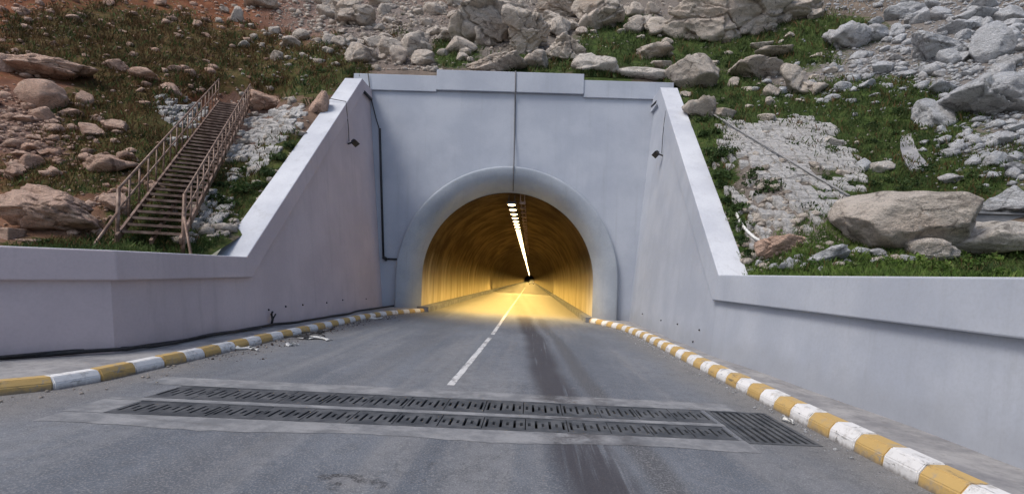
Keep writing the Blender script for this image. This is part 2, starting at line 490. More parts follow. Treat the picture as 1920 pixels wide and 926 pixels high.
def hill_mat():
    n = NT('hillside_soil', 0.95, 0.1)
    at_ = n.n('ShaderNodeAttribute', attribute_name='cover')
    sep = n.n('ShaderNodeSeparateColor')
    n.t.links.new(at_.outputs['Color'], sep.inputs[0])
    g, red, grav = sep.outputs[0], sep.outputs[1], sep.outputs[2]
    a = n.noise(1.6, 7, rough=0.7)
    f = n.noise(14, 5, rough=0.75)
    soil = n.mix(n.mapr(a, 0.35, 0.66), (0.10, 0.078, 0.058), (0.20, 0.158, 0.122))
    rsoil = n.mix(n.mapr(a, 0.35, 0.66), (0.13, 0.050, 0.026), (0.25, 0.105, 0.055))
    soil = n.mix(red, soil, rsoil)
    gr = n.mix(n.mapr(f, 0.3, 0.7), (0.13, 0.12, 0.115), (0.29, 0.27, 0.255))
    peb = n.vor(9, out=1)
    sepp = n.n('ShaderNodeSeparateColor')
    n.t.links.new(peb, sepp.inputs[0])
    gr = n.mix(n.mapr(sepp.outputs[0], 0.1, 0.9, 0.0, 0.6, False), gr, (0.16, 0.145, 0.135))
    soil = n.mix(grav, soil, gr)
    grass = n.mix(n.mapr(n.noise(2.6, 6, rough=0.7), 0.35, 0.68), (0.022, 0.040, 0.011), (0.068, 0.104, 0.028))
    grass = n.mix(n.mapr(n.noise(7, 5, rough=0.7), 0.5, 0.72, 0, 0.6), grass, (0.14, 0.12, 0.055))
    rg = n.mix(n.mapr(n.noise(3, 5), 0.4, 0.65), (0.075, 0.055, 0.022), (0.14, 0.085, 0.040))
    grass = n.mix(n.math('MULTIPLY', red, 0.75), grass, rg)
    gm = n.math('ADD', g, n.math('MULTIPLY', n.math('SUBTRACT', n.noise(3.2, 6, rough=0.75), 0.5), 1.5))
    c = n.mix(n.mapr(gm, 0.38, 0.62), soil, grass)
    st = n.mapr(n.noise(5.5, 5, rough=0.8), 0.60, 0.66)
    c = n.mix(n.math('MULTIPLY', st, n.mapr(gm, 0.75, 0.3, 0.05, 0.8)), c, n.mix(red, (0.40, 0.37, 0.335), (0.40, 0.27, 0.20)))
    n.color(c)
    h = n.math('ADD', n.math('MULTIPLY', a, 0.6), n.math('MULTIPLY', f, 0.4))
    n.bump(h, 0.9, 0.15)
    return n.m
M['hill'] = hill_mat()
def leaf_mat(name, a, b, dry, amt=0.35, sc=1.3):
    n = NT(name, 0.7, 0.2)
    c = n.mix(n.mapr(n.noise(sc, 4), 0.35, 0.66), a, b)
    c = n.mix(n.mapr(n.noise(9, 3), 0.45, 0.75, 0, amt * 1.6), c, dry)
    n.color(c)
    tr = n.n('ShaderNodeBsdfTranslucent')
    n.set(tr.inputs[0], c)
    mx = n.n('ShaderNodeMixShader')
    mx.inputs[0].default_value = 0.25
    out = n.t.nodes['Material Output']
    n.t.links.new(n.b.outputs[0], mx.inputs[1]); n.t.links.new(tr.outputs[0], mx.inputs[2])
    n.t.links.new(mx.outputs[0], out.inputs[0])
    return n.m
M['grass'] = leaf_mat('green_grass', (0.030, 0.060, 0.016), (0.085, 0.130, 0.036), (0.16, 0.13, 0.06))
M['grass_dry'] = leaf_mat('rusty_dry_grass', (0.055, 0.045, 0.016), (0.13, 0.075, 0.032), (0.22, 0.12, 0.06), 0.5)
M['leaf'] = leaf_mat('dark_creeper', (0.022, 0.045, 0.014), (0.055, 0.095, 0.028), (0.09, 0.10, 0.04))
M['leaf_light'] = leaf_mat('fresh_weeds', (0.050, 0.100, 0.020), (0.13, 0.205, 0.042), (0.18, 0.17, 0.08))

# ------------------------------------------------------------------ the walls' layout
YP = 23.5                                         # plane of the portal face
BAT = 0.09                                        # batter of the wing walls
# per side: y stations, base x, top z
RW = dict(y=[-8, 5.0, 8.7, 12.6, 22.15, YP], x=[5.55, 5.12, 4.97, 4.63, 4.63, 4.63], z=[0.05, 0.18, 0.22, 0.27, 8.58, 8.58], s=1, fas=0.64)
LW = dict(y=[0.0, 7.35, 8.45, 12.25, 22.15, YP], x=[-12.5, -7.67, -6.90, -6.83, -6.83, -6.83], z=[0.25, 0.27, 0.29, 0.36, 8.58, 8.58], s=-1, fas=0.50)
OVER, COPW = 0.12, 0.76
def w_base(W, y): return np.interp(y, W['y'], W['x'])
def w_top(W, y): return np.interp(y, W['y'], W['z'])
def w_face(W, y, z): return w_base(W, y) + W['s'] * BAT * (z + 1.45)
def w_outer(W, y):
    z = w_top(W, y)
    return w_face(W, y, z) + W['s'] * (COPW - OVER)

# ------------------------------------------------------------------ the hillside
def softplus(t, s): return np.logaddexp(0, np.asarray(t, float) / s) * s
def hill_base(x, y):
    x, y = np.asarray(x, float), np.asarray(y, float)
    side = np.maximum(0, np.abs(x + 1.2) - 13.0)
    t = y - 10.6 + 0.42 * side + 0.018 * side ** 1.7
    z = 0.12 + 0.70 * softplus(t, 0.9) + 0.17 * softplus(y - 25, 1.5)
    for W in (LW, RW):
        d = (x - w_outer(W, y)) * W['s']
        lim = w_top(W, y) - 0.10 + 0.75 * np.maximum(d, 0)
        near = (d > -3) & (y < YP + 0.15)
        z = np.where(near, np.minimum(z, lim), z)
    return z
STAIR = None
def hill(x, y):
    x, y = np.asarray(x, float), np.asarray(y, float)
    z = hill_raw(x, y)
    if STAIR is not None:                          # the ground is cut back under the staircase
        (bx, by, bz), (tx, ty, tz) = STAIR
        L2 = (tx - bx) ** 2 + (ty - by) ** 2
        u = ((x - bx) * (tx - bx) + (y - by) * (ty - by)) / L2
        d = np.abs((x - bx) * (ty - by) - (y - by) * (tx - bx)) / math.sqrt(L2)
        line = bz + (tz - bz) * u - 0.38
        w = np.clip((2.6 - d) / 1.5, 0, 1) * np.clip((u + .10) / .08, 0, 1) * np.clip((1.06 - u) / .06, 0, 1)
        w = w * w * (3 - 2 * w)
        z = z * (1 - w) + (line + 0.35 * (z - z)) * w
    return z
def hill_raw(x, y):
    x, y = np.asarray(x, float), np.asarray(y, float)
    z = hill_base(x, y)
    dd = np.ones_like(z) * 9.0
    for W in (LW, RW):
        dd = np.minimum(dd, np.abs(x - w_outer(W, y)))
    dd = np.where(y > YP, np.hypot(np.where((x > -9) & (x < 7), 0, dd), y - YP), dd)
    k = np.clip(dd / 2.5, 0.10, 1.0)
    far = 1 + np.clip((y - 24) / 14, 0, 1.3)
    def soft(v, a, b, e): return np.clip((v - a) / e, 0, 1) * np.clip((b - v) / e, 0, 1)
    k = k * (1 - .85 * np.maximum(soft(x, 5.2, 10.2, .8) * soft(y, 12.2, 21.5, 1), soft(x, -12.5, -7.2, .8) * soft(y, 13, 23.4, 1)))
    return z + k * (0.40 * far * fbm2(x / 3.6, y / 3.6, 4, 3) + 0.16 * fbm2(x / 0.9, y / 0.9, 3, 9))
def on_hill_np(px, py):
    px, py = np.asarray(px, float), np.asarray(py, float)
    du, dv = px - VX, VY - py
    a, b = (du * CR - dv * SR) / F, (du * SR + dv * CR) / F
    Y = np.full(px.shape, 8.2)
    done = np.zeros(px.shape, bool)
    res = np.full(px.shape, np.nan)
    while not done.all() and Y.max() < 70:
        z = hill(a * Y, Y)
        x = a * Y
        inside = (x > w_outer(LW, Y)) & (x < w_outer(RW, Y)) & (Y < YP + 0.8)
        hit = (~done) & (z >= b * Y) & ~inside
        res[hit] = Y[hit]
        done |= hit
        Y = np.where(done, Y, Y + 0.12)
    return a * res, res, b * res
def on_hill(px, py):
    x, y, z = on_hill_np(np.array([px]), np.array([py]))
    return Vector((float(x[0]), float(y[0]), float(z[0])))

# green patches (photo px: x, y, rx, ry, amount)
GREEN = [(1180, 80, 90, 45, 1), (1130, 150, 60, 30, .8), (1400, 95, 170, 40, .9), (1330, 180, 110, 45, 1), (1480, 205, 170, 35, 1), (1660, 230, 170, 80, 1),
         (1720, 350, 170, 60, 1), (1620, 360, 80, 40, 1), (1700, 500, 260, 40, 1), (1335, 300, 45, 120, 1), (1370, 440, 40, 80, .9), (1560, 60, 100, 30, .9),
         (1470, 110, 80, 30, .7), (560, 130, 130, 60, .75), (600, 95, 90, 40, .5), (470, 370, 90, 70, 1), (535, 290, 50, 40, 1), (250, 465, 240, 22, 1),
         (330, 300, 60, 120, .75), (200, 80, 240, 80, .7), (400, 110, 160, 70, .75), (850, 100, 50, 30, .8), (1010, 120, 100, 20, .8), (250, 230, 60, 50, .7),
         (300, 400, 100, 60, .8), (1820, 330, 120, 40, .7), (40, 330, 100, 50, .5), (1900, 300, 60, 60, .5), (230, 230, 130, 110, .8), (110, 335, 130, 40, .7), (740, 60, 40, 40, .4), (60, 60, 100, 50, .55)]
GRAVEL = [(1640, 150, 190, 80, 1), (1800, 130, 160, 130, 1), (1830, 280, 120, 60, .9), (1500, 340, 150, 140, .6), (720, 60, 130, 70, .8), (100, 240, 160, 70, .5),
          (1380, 480, 60, 40, .9), (390, 420, 60, 40, .8), (950, 60, 120, 80, .7), (1300, 40, 240, 60, .6), (1040, 60, 160, 60, .6), (480, 230, 80, 100, .4), (640, 30, 120, 50, .6)]
def blobs(px, py, L):
    r = np.zeros_like(px)
    for (cx, cy, rx, ry, v) in L:
        d = np.sqrt(((px - cx) / rx) ** 2 + ((py - cy) / ry) ** 2)
        r = np.maximum(r, v * np.clip(1.6 - d, 0, 1))
    return r
def cover(x, y, z):
    ys = np.maximum(y, 3.0)
    px = VX + (x / ys * F) * CR + (z / ys * F) * SR
    py = VY - (-(x / ys * F) * SR + (z / ys * F) * CR)
    g = blobs(px, py, GREEN)
    gv = blobs(px, py, GRAVEL) * np.clip(1.25 - g, 0, 1)
    red = np.clip((-x - 4.0 - 0.12 * (30 - y)) / 9.0, 0, 1)
    out = (px < -150) | (px > 2070) | (py < -120)
    g = np.where(out, 0.45 + 0.4 * fbm2(x / 6, y / 6, 3, 21), g)
    return g, red, gv

_B, _T = at(283, 444, 11.2), at(439, 196, 22.3)
STAIR = (tuple(_B), tuple(_T))
def build_hill():
    xs = np.concatenate([-np.geomspace(21, 75, 70)[::-1], np.arange(-20.8, 17.0, 0.2), np.geomspace(17, 75, 75)])
    ys = np.concatenate([np.arange(-8, 6, 0.6), np.arange(6, 30, 0.2), np.geomspace(30.2, 80, 150)])
    X, Y = np.meshgrid(xs, ys)
    Z = hill(X, Y)
    nx, ny = len(xs), len(ys)
    inside = (X > w_outer(LW, Y) + 0.33) & (X < w_outer(RW, Y) - 0.33) & (Y < YP + 0.10)
    idx = np.arange(nx * ny).reshape(ny, nx)
    q = np.stack([idx[:-1, :-1], idx[:-1, 1:], idx[1:, 1:], idx[1:, :-1]], -1).reshape(-1, 4)
    ok = ~inside.ravel()[q].any(1)
    v = np.stack([X, Y, Z], -1).reshape(-1, 3)
    me = np_mesh('hillside', v, q[ok], M['hill'], True)
    g, r, gv = cover(v[:, 0], v[:, 1], v[:, 2])
    at_ = me.color_attributes.new('cover', 'FLOAT_COLOR', 'POINT')
    at_.data.foreach_set('color', np.stack([g, r, gv, np.ones_like(g)], -1).astype(np.float32).ravel())
    o = bpy.data.objects.new('hillside', me)
    COL.objects.link(o)
    tag(o, 'steep rocky hillside of soil, scree and grass above the tunnel', None, None, 'structure')
build_hill()
gd = MB()
gd.add([(-400, -400, -3.2), (400, -400, -3.2), (400, 12, -3.2), (-400, 12, -3.2)], [(0, 1, 2, 3)])
tag(gd.build('ground', M['paving']), 'flat bare ground around the road behind the viewpoint', None, None, 'structure')

# ------------------------------------------------------------------ wing walls
def wing(W, wall_m, name_label):
    s = W['s']
    t = thing('wing_wall', name_label, 'retaining wall', (float(w_base(W, 12.6)), 12.6, -1.6))
    # stations with a mitred fascia under the coping
    ys, zs, fas = W['y'], W['z'], W['fas']
    low = []
    for i in range(len(ys)):
        def dirn(a, b):
            d = Vector((ys[b] - ys[a], zs[b] - zs[a])); d.normalize(); return d
        d1 = dirn(max(i - 1, 0), max(i, 1)); d2 = dirn(min(i, len(ys) - 2), min(i + 1, len(ys) - 1))
        n1, n2 = Vector((d1.y, -d1.x)), Vector((d2.y, -d2.x))
        b = (n1 + n2).normalized()
        k = fas / max(0.3, b.dot(n1))
        low.append((ys[i] + b.x * k, zs[i] + b.y * k))
    low[-1] = (YP, low[-1][1])
    # battered face, up to the fascia
    v, f = [], []
    NZ = 8
    for (yb, zb), y0 in zip(low, ys):
        yy = yb
        for k in range(NZ + 1):
            z = -2.6 + (zb + 0.02 + 2.6) * k / NZ
            v.append((float(w_face(W, yy, z)), yy, z))
    for i in range(len(ys) - 1):
        for k in range(NZ):
            a = i * (NZ + 1) + k
            q = (a, a + NZ + 1, a + NZ + 2, a + 1)
            f.append(q if s < 0 else q[::-1])
    # back of the wall
    nb = len(v)
    for (yb, zb) in low:
        for z in (-2.6, zb + 0.02):
            v.append((float(w_face(W, yb, zb)) + s * (COPW - OVER - 0.05), yb, z))
    for i in range(len(ys) - 1):
        a = nb + 2 * i
        q = (a, a + 1, a + 3, a + 2)
        f.append(q if s < 0 else q[::-1])
    mesh_obj('wall_face', v, f, wall_m, t)
    # coping with its fascia
    vi, vt = [], []
    for i in range(len(ys)):
        yl, zl = low[i]
        xin = float(w_face(W, ys[i], zs[i])) - s * OVER
        xil = float(w_face(W, yl, zl)) - s * OVER
        xo = xin + s * COPW
        vi += [(xil, yl, zl), (xin, ys[i], zs[i]), (xo, ys[i], zs[i]), (xo, yl, zl)]
    ff, ft = [], []
    for i in range(len(ys) - 1):
        a, b = 4 * i, 4 * (i + 1)
        for (p, q) in ((0, 1), (1, 2), (2, 3), (3, 0)):
            qd = (a + p, a + q, b + q, b + p)
            qd = qd[::-1] if s < 0 else qd
            (ft if (p, q) == (1, 2) else ff).append(qd)
    ff += [(0, 1, 2, 3), tuple(4 * (len(ys) - 1) + k for k in (3, 2, 1, 0))]
    o = mesh_obj('coping', vi, ff + ft, wall_m, t)
    o.data.materials.append(M['coping'])
    for i, p in enumerate(o.data.polygons):
        if i >= len(ff): p.material_index = 1
    bevel_obj(o, 0.025, 2)
    return t
wl = wing(LW, M['wall_left'], 'mauve painted concrete wing wall left of the tunnel, sloping down to a low parapet')
wr = wing(RW, M['wall'], 'pale grey painted concrete wing wall right of the tunnel, sloping down to a low parapet')
def on_wing(px, py, W):
    a, b = ray(px, py)
    Y = 14.0
    for _ in range(30):
        Y = float(w_face(W, Y, b * Y)) / a
    return Vector((a * Y, Y, b * Y))
for W, t, pts in ((LW, wl, [(503, 580), (535, 574), (567, 571), (612, 567), (642, 562), (686, 560)]), (RW, wr, [(1240, 600), (1271, 607), (1312, 618), (1300, 640), (1205, 588)])):
    for p in pts:
        c = on_wing(p[0], p[1], W)
        m = MB()
        m.tube([c + Vector((W['s'] * 0.05, 0, 0.01)), c - Vector((W['s'] * 0.03, 0, 0.012))], 0.024, 10)
        m.build('weep_pipe', M['black'], t)

# ------------------------------------------------------------------ tunnel portal
XC, R_IN, R_OUT = -1.10, 4.06, 5.14
portal = thing('tunnel_portal', 'tall grey concrete tunnel portal wall with a stepped parapet and rounded arch', 'tunnel portal', (XC, YP, -1.7))
def arch(r, y, n=48, zb=-2.6, k=0.0):
    pts = []
    for j in range(7):                    # left leg
        z = zb + (0 - zb) * j / 7
        pts.append((XC - r, y, z))
    for j in range(n + 1):
        a = math.pi - math.pi * j / n
        pts.append((XC + r * math.cos(a), y, r * 1.012 * math.sin(a)))
    for j in range(7):
        z = 0 + (zb - 0) * (j + 1) / 7
        pts.append((XC + r, y, z))
    return pts
# face: columns between the arch and the top
v, f = [], []
ZT = 8.62
ar = arch(R_OUT - 0.05, YP)
cols = [(-9.6, -2.6), (-6.9, -2.6)] + [(p[0], p[2]) for p in ar[7:-7]] + [(4.8, -2.6), (7.4, -2.6)]
def quad_col(x0, z0, x1, z1):
    n = len(v); K = 10
    for k in range(K + 1):
        v.append((x0, YP, z0 + (ZT - z0) * k / K)); v.append((x1, YP, z1 + (ZT - z1) * k / K))
    for k in range(K):
        a = n + 2 * k
        f.append((a, a + 1, a + 3, a + 2))
quad_col(-9.6, -2.6, -7.6, -2.6); quad_col(-7.6, -2.6, XC - R_OUT + 0.05, -2.6)
for p, q in zip(ar[7:-7][:-1], ar[7:-7][1:]):
    quad_col(p[0], p[2], q[0], q[2])
quad_col(XC + R_OUT - 0.05, -2.6, 6.0, -2.6); quad_col(6.0, -2.6, 7.4, -2.6)
mesh_obj('portal_wall', v, f, M['wall'], portal)
for (x0, x1, z0, z1, pr) in ((-8.45, -4.612, 8.56, 9.30, 0.10), (-4.61, 2.19, 8.63, 9.56, 0.15), (2.192, 6.35, 8.50, 9.30, 0.10)):
    m = MB()
    m.box(x0, x1, YP - pr, YP + 0.8, z0, z1)
    bevel_obj(m.build('parapet', M['wall'], portal), 0.02, 2)
# rounded collar, swept along the arch
prof = [(R_OUT, 0.06), (R_OUT, -0.16)]
for k in range(7):
    a = math.pi / 2 * k / 6
    prof.append((R_OUT - 0.10 + 0.10 * math.cos(a), -0.16 - 0.10 * math.sin(a)))
for k in range(1, 13):
    u = k / 12
    prof.append((R_OUT - 0.10 - (R_OUT - 0.10 - R_IN) * u, -0.26 + 0.10 * u + 0.75 * u ** 2.6))
v, f = [], []
for (r, dy) in prof:
    v += arch(r, YP + dy)
na = len(ar)
for i in range(len(prof) - 1):
    for j in range(na - 1):
        f.append((i * na + j, i * na + j + 1, (i + 1) * na + j + 1, (i + 1) * na + j))
mesh_obj('arch_collar', v, f, M['collar'], portal, True)
# lining of the bore
v, f = [], []
st = [YP + 0.56] + [YP + 2 + 3.0 * k for k in range(20)] + [YP + 70 + 20 * k for k in range(18)]
for y in st:
    v += arch(R_IN + 0.005, y)
for i in range(len(st) - 1):
    for j in range(na - 1):
        f.append((i * na + j, i * na + j + 1, (i + 1) * na + j + 1, (i + 1) * na + j))
n0 = (len(st) - 1) * na
f.append(tuple(n0 + j for j in range(na)))
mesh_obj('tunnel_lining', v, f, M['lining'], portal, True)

# ------------------------------------------------------------------ road, drains, pavements
SK = 0.072                                         # the drains cross the road slightly askew
def rp(x, y0, dz=0.0):                             # skewed row y0 at x
    return (x, y0 + SK * x, rz(x) + dz)
D1a, D1b = on_road(960, 752), on_road(960, 776)
D2a, D2b = on_road(960, 782), on_road(960, 807)
dr = [q.y - SK * q.x for q in (D2b, D2a, D1b, D1a)]     # near to far
dx = [(-4.75, 2.62), (-4.85, 2.62)]               # x range of near and far drain
GX0, GX1 = 2.70, 3.62                              # gully
GY0, GY1 = dr[0] - 0.10, dr[3] - 0.02
XL, XR = -7.6, 5.4
rows = [-8, dr[0], dr[1], dr[2], dr[3], 26, 60, 480]
v, f = [], []
def rq(x0, x1, y0, y1):
    n = len(v)
    v.extend([rp(x0, y0), rp(x1, y0), rp(x1, y1), rp(x0, y1)])
    f.append((n, n + 1, n + 2, n + 3))
rq(-16, 6.5, -12, 0); rq(XL - 1.5, XR, 0, GY0); rq(XL, GX0, GY0, dr[0]); rq(GX1, XR, GY0, GY1); rq(XL, GX0, GY1, dr[3]) if GY1 < dr[3] - .05 else None
rq(XL, dx[0][0], dr[0], dr[1]); rq(dx[0][1], GX0, dr[0], dr[1])
rq(XL, GX0, dr[1], dr[2])
rq(XL, dx[1][0], dr[2], dr[3]); rq(dx[1][1], GX0, dr[2], dr[3])
rq(GX0, GX1, GY1, dr[3]); rq(GX1, XR, GY1, dr[3])
rq(XL, XR, dr[3], 24); rq(XL, XR, 24, 70); rq(XL, XR, 70, 480)
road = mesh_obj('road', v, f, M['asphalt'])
tag(road, 'worn grey asphalt road running into the tunnel', None, None, 'structure')
# concrete aprons beside the drains (sheets 4 mm up, ragged edges)
def ragged(x0, x1, y0, y1, j0, j1, seed, dz=0.004):
    n = 46
    v, f = [], []
    rr = random.Random(seed)
    for i in range(n + 1):
        x = x0 + (x1 - x0) * i / n
        a = y0 + (rr.uniform(-1, 1) * j0 + j0 * 2.5 * math.sin(i * 0.35 + seed))
        b = y1 + rr.uniform(-1, 1) * j1
        v += [rp(x, a, dz), rp(x, b, dz)]
    for i in range(n):
        f.append((2 * i, 2 * i + 2, 2 * i + 3, 2 * i + 1))
    return v, f
for (x0, x1, y0, y1, j0, j1, s) in ((-5.15, GX0 - .01, dr[0] - 0.42, dr[0] - 0.012, 0.02, 0, 1), (-5.2, GX0 - .01, dr[1] + 0.012, dr[2] - 0.012, 0, 0, 2), (-5.4, GX0 + 0.5, dr[3] + 0.012, dr[3] + 0.50, 0, 0.015, 3)):
    vv, ff = ragged(x0, x1, y0, y1, j0, j1, s)
    tag(mesh_obj('concrete_apron', vv, ff, M['apron']), 'pale concrete strip beside the road drains', None, None, 'structure')
for k, (x0, x1) in enumerate(((-5.2, dx[0][0] - .012),)):
    vv, ff = ragged(x0, x1, dr[0], dr[1], 0, 0, 9)
    tag(mesh_obj('concrete_apron', vv, ff, M['apron']), 'pale concrete strip beside the road drains', None, None, 'structure')
# centre line
def strip(name, x0, x1, ya, yb, w, mat, dz=0.004):
    v = []
    n = 12
    for i in range(n + 1):
        u = i / n
        x = x0 + (x1 - x0) * u; y = ya + (yb - ya) * u
        j = random.uniform(-.01, .01)
        v += [(x - w / 2 + j, y, rz(x - w / 2 + j) + dz), (x + w / 2 + j, y, rz(x + w / 2 + j) + dz)]
    f = [(2 * i, 2 * i + 1, 2 * i + 3, 2 * i + 2) for i in range(n)]
    return mesh_obj(name, v, f, mat)
a, b, c_ = on_road(845, 722), on_road(919, 633), on_road(923, 627)
tag(strip('road_marking', a.x, b.x, a.y, b.y, 0.12, M['road_paint']), 'long worn white centre dash ending at the road drains', None, None, 'structure')
tag(strip('road_marking', c_.x, -1.22, c_.y, 120, 0.12, M['road_paint']), 'white centre line running on into the tunnel', None, None, 'structure')

def drain(x0, x1, y0, y1, label):
    xc = (x0 + x1) / 2
    t = thing('trench_drain', label, 'road drain', rp(xc, (y0 + y1) / 2), 'slotted trench drains across the road')
    m = MB()
    D = 0.32                                       # concrete channel
    c = [rp(x0, y0), rp(x1, y0), rp(x1, y1), rp(x0, y1)]
    b = [(p[0], p[1], p[2] - D) for p in c]
    m.add(b + c, [(0, 1, 2, 3), (0, 4, 5, 1), (1, 5, 6, 2), (2, 6, 7, 3), (3, 7, 4, 0)])
    m.build('channel', M['pit'], t)
    fr = MB()
    for ya, yb in ((y0 - 0.006, y0 + 0.035), (y1 - 0.035, y1 + 0.006)):
        fr.hexa([rp(x0, ya, -.05), rp(x1, ya, -.05), rp(x1, yb, -.05), rp(x0, yb, -.05), rp(x0, ya, .006), rp(x1, ya, .006), rp(x1, yb, .006), rp(x0, yb, .006)])
    fr.build('frame', M['iron'], t)
    npan = int((x1 - x0) / 0.52)
    L = (x1 - x0) / npan
    ya, yb = y0 + 0.038, y1 - 0.038
    W = yb - ya
    for i in range(npan):
        p = MB()
        px0 = x0 + i * L + 0.006
        px1 = x0 + (i + 1) * L - 0.006
        ns = 6
        pit = (px1 - px0) / ns
        top = 0.004 + random.uniform(-.004, .003)
        def slab(a, b_, c, d):
            p.hexa([rp(a, c, -.04), rp(b_, c, -.04), rp(b_, d, -.04), rp(a, d, -.04), rp(a, c, top), rp(b_, c, top), rp(b_, d, top), rp(a, d, top)])
        slab(px0, px1, ya, ya + W * 0.18); slab(px0, px1, yb - W * 0.18, yb)
        hs = 0.017
        for k in range(ns):                        # one long and one short slot alternate
            c_ = px0 + (k + .5) * pit
            slab(px0 + k * pit, c_ - hs, ya + W * .1801, ya + W * .8199)
            slab(c_ + hs, px0 + (k + 1) * pit, ya + W * .1801, ya + W * .8199)
            if (k + i) % 2:
                slab(c_ - hs + .0005, c_ + hs - .0005, ya + W * .1802, ya + W * .36)
                slab(c_ - hs + .0005, c_ + hs - .0005, ya + W * .64, ya + W * .8198)
        p.build('grate_panel', M['iron'], t)
    return t
drain(dx[0][0], dx[0][1], dr[0], dr[1], 'slotted iron trench drain across the road, the one nearer the viewer')
drain(dx[1][0], dx[1][1], dr[2], dr[3], 'slotted iron trench drain across the road, the one nearer the tunnel')
def gully():
    t = thing('gully_grate', 'rectangular iron gully grate with long bars beside the striped kerb', 'drain grate', rp((GX0 + GX1) / 2, (GY0 + GY1) / 2))
    m = MB()
    c = [rp(GX0, GY0), rp(GX1, GY0), rp(GX1, GY1), rp(GX0, GY1)]
    b = [(p[0], p[1], p[2] - .5) for p in c]
    m.add(b + c, [(0, 1, 2, 3), (0, 4, 5, 1), (1, 5, 6, 2), (2, 6, 7, 3), (3, 7, 4, 0)])
    m.build('pit', M['pit'], t)
    fr = MB()
    def sl(x0, x1, y0, y1, zt, zb=-.05):
        return [rp(x0, y0, zb), rp(x1, y0, zb), rp(x1, y1, zb), rp(x0, y1, zb), rp(x0, y0, zt), rp(x1, y0, zt), rp(x1, y1, zt), rp(x0, y1, zt)]
    fr.hexa(sl(GX0 - .01, GX1 + .01, GY0 - .01, GY0 + .05, .008)); fr.hexa(sl(GX0 - .01, GX1 + .01, GY1 - .05, GY1 + .01, .008))
    fr.hexa(sl(GX0 - .01, GX0 + .045, GY0 + .05, GY1 - .05, .008)); fr.hexa(sl(GX1 - .045, GX1 + .01, GY0 + .05, GY1 - .05, .008))
    fr.build('frame', M['iron'], t)
    nb = 8
    for i in range(nb):
        x = GX0 + 0.045 + (GX1 - GX0 - .09) * (i + 0.5) / nb
        q = MB(); q.hexa(sl(x - .027, x + .027, GY0 + .051, GY1 - .051, .004 + random.uniform(-.004, .002)))
        q.build('bar', M['rail'] if False else M['iron'], t)
    q = MB(); q.hexa(sl(GX0 + .046, GX1 - .046, (GY0 + GY1) / 2 - .02, (GY0 + GY1) / 2 + .02, -.012)); q.build('cross_bar', M['iron'], t)
gully()

# kerb lines
KR = dict(y=[-4, 5, 12, 18.0, 20.5, 22.3, 23.4, 24.6, 30], x=[3.98, 3.93, 3.92, 3.93, 3.75, 3.25, 2.80, 2.62, 2.60])
KL = dict(y=[1.0, 4.5, 5.6, 6.15, 6.6, 7.2, 9, 12, 18.2, 20.0, 21.8, 23.2, 24.6, 30], x=[-10.5, -7.8, -6.7, -6.24, -5.98, -5.92, -5.90, -5.93, -5.90, -5.75, -5.35, -4.95, -4.75, -4.72])
def kx(K, y): return float(np.interp(y, K['y'], K['x']))
KH = 0.22
def kerb_mesh(name, mat, L=0.5, kh=0.22, kw=0.30):
    m = bmesh.new()
    # section: front foot, front shoulder, chamfer, top back (local x away from the road)
    sec = [(0, -0.05), (0.02, kh * .55), (kw * .33, kh), (kw, kh + 0.005), (kw, -0.05)]
    n = len(sec)
    vs = []
    for y in (-L / 2 + 0.004, L / 2 - 0.004):
        vs += [m.verts.new((x, y, z)) for x, z in sec]
    for k in range(n):
        m.faces.new((vs[k], vs[(k + 1) % n], vs[n + (k + 1) % n], vs[n + k]))
    m.faces.new(vs[:n][::-1]); m.faces.new(vs[n:])
    bmesh.ops.recalc_face_normals(m, faces=m.faces)
    bmesh.ops.bevel(m, geom=[e for e in m.edges], offset=0.012, segments=2, affect='EDGES')
    me = bpy.data.meshes.new(name); m.to_mesh(me); m.free()
    me.materials.append(mat)
    return me
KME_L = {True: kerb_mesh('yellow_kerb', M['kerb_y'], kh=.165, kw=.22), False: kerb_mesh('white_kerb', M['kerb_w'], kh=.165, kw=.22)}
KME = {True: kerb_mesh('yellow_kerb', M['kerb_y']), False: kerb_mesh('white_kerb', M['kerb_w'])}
def kerb_line(K, side, y0, y1, first_yellow, where, specials):
    y, yel, i = y0, first_yellow, 0
    while y < y1:
        L = 0.5
        if side < 0 and y < 8: L = 0.60
        # step along the curved line
        dxk = kx(K, y + L) - kx(K, y)
        dy = L / math.hypot(1, dxk / L)
        xa, xb = kx(K, y), kx(K, y + dy)
        xm, ym = (xa + xb) / 2, y + dy / 2
        o = bpy.data.objects.new('kerbstone', (KME if side > 0 else KME_L)[yel])
        COL.objects.link(o)
        ang = math.atan2(xb - xa, dy)
        # local +x must point away from the road
        Rz = Matrix.Rotation(-ang + random.uniform(-.012, .012), 4, 'Z')
        tilt = Matrix.Rotation(math.atan(FALL), 4, 'Y')
        S = Matrix.Diagonal((1 if side > 0 else -1, L / 0.5, 1, 1)) if side > 0 else Matrix.Rotation(math.pi, 4, 'Z') @ Matrix.Diagonal((1, L / 0.5, 1, 1))
        o.matrix_world = Matrix.Translation((xm + random.uniform(-.008, .008), ym, rz(xm) + random.uniform(-.006, .006))) @ tilt @ Rz @ S
        colr = 'ochre yellow' if yel else 'white'
        lab = f'{colr} painted kerbstone in the striped kerb {where}'
        grp = f'{colr} kerbstones {where}'
        for (a, b, extra) in specials:
            if a <= i < b: lab = f'{colr} painted kerbstone {extra}'; grp = f'{colr} kerbstones {extra}'
        tag(o, lab, 'kerbstone', grp)
        y += dy; yel = not yel; i += 1
kerb_line(KR, 1, 0.60, 23.6, True, 'along the right pavement', [(0, 8, 'at the near end of the right kerb'), (11, 14, 'beside the gully grate'), (38, 60, 'where the right kerb bends into the tunnel mouth')])
kerb_line(KL, -1, 4.22, 23.6, True, 'along the left pavement', [(0, 3, 'at the near end of the left kerb'), (26, 60, 'where the left kerb bends into the tunnel mouth')])
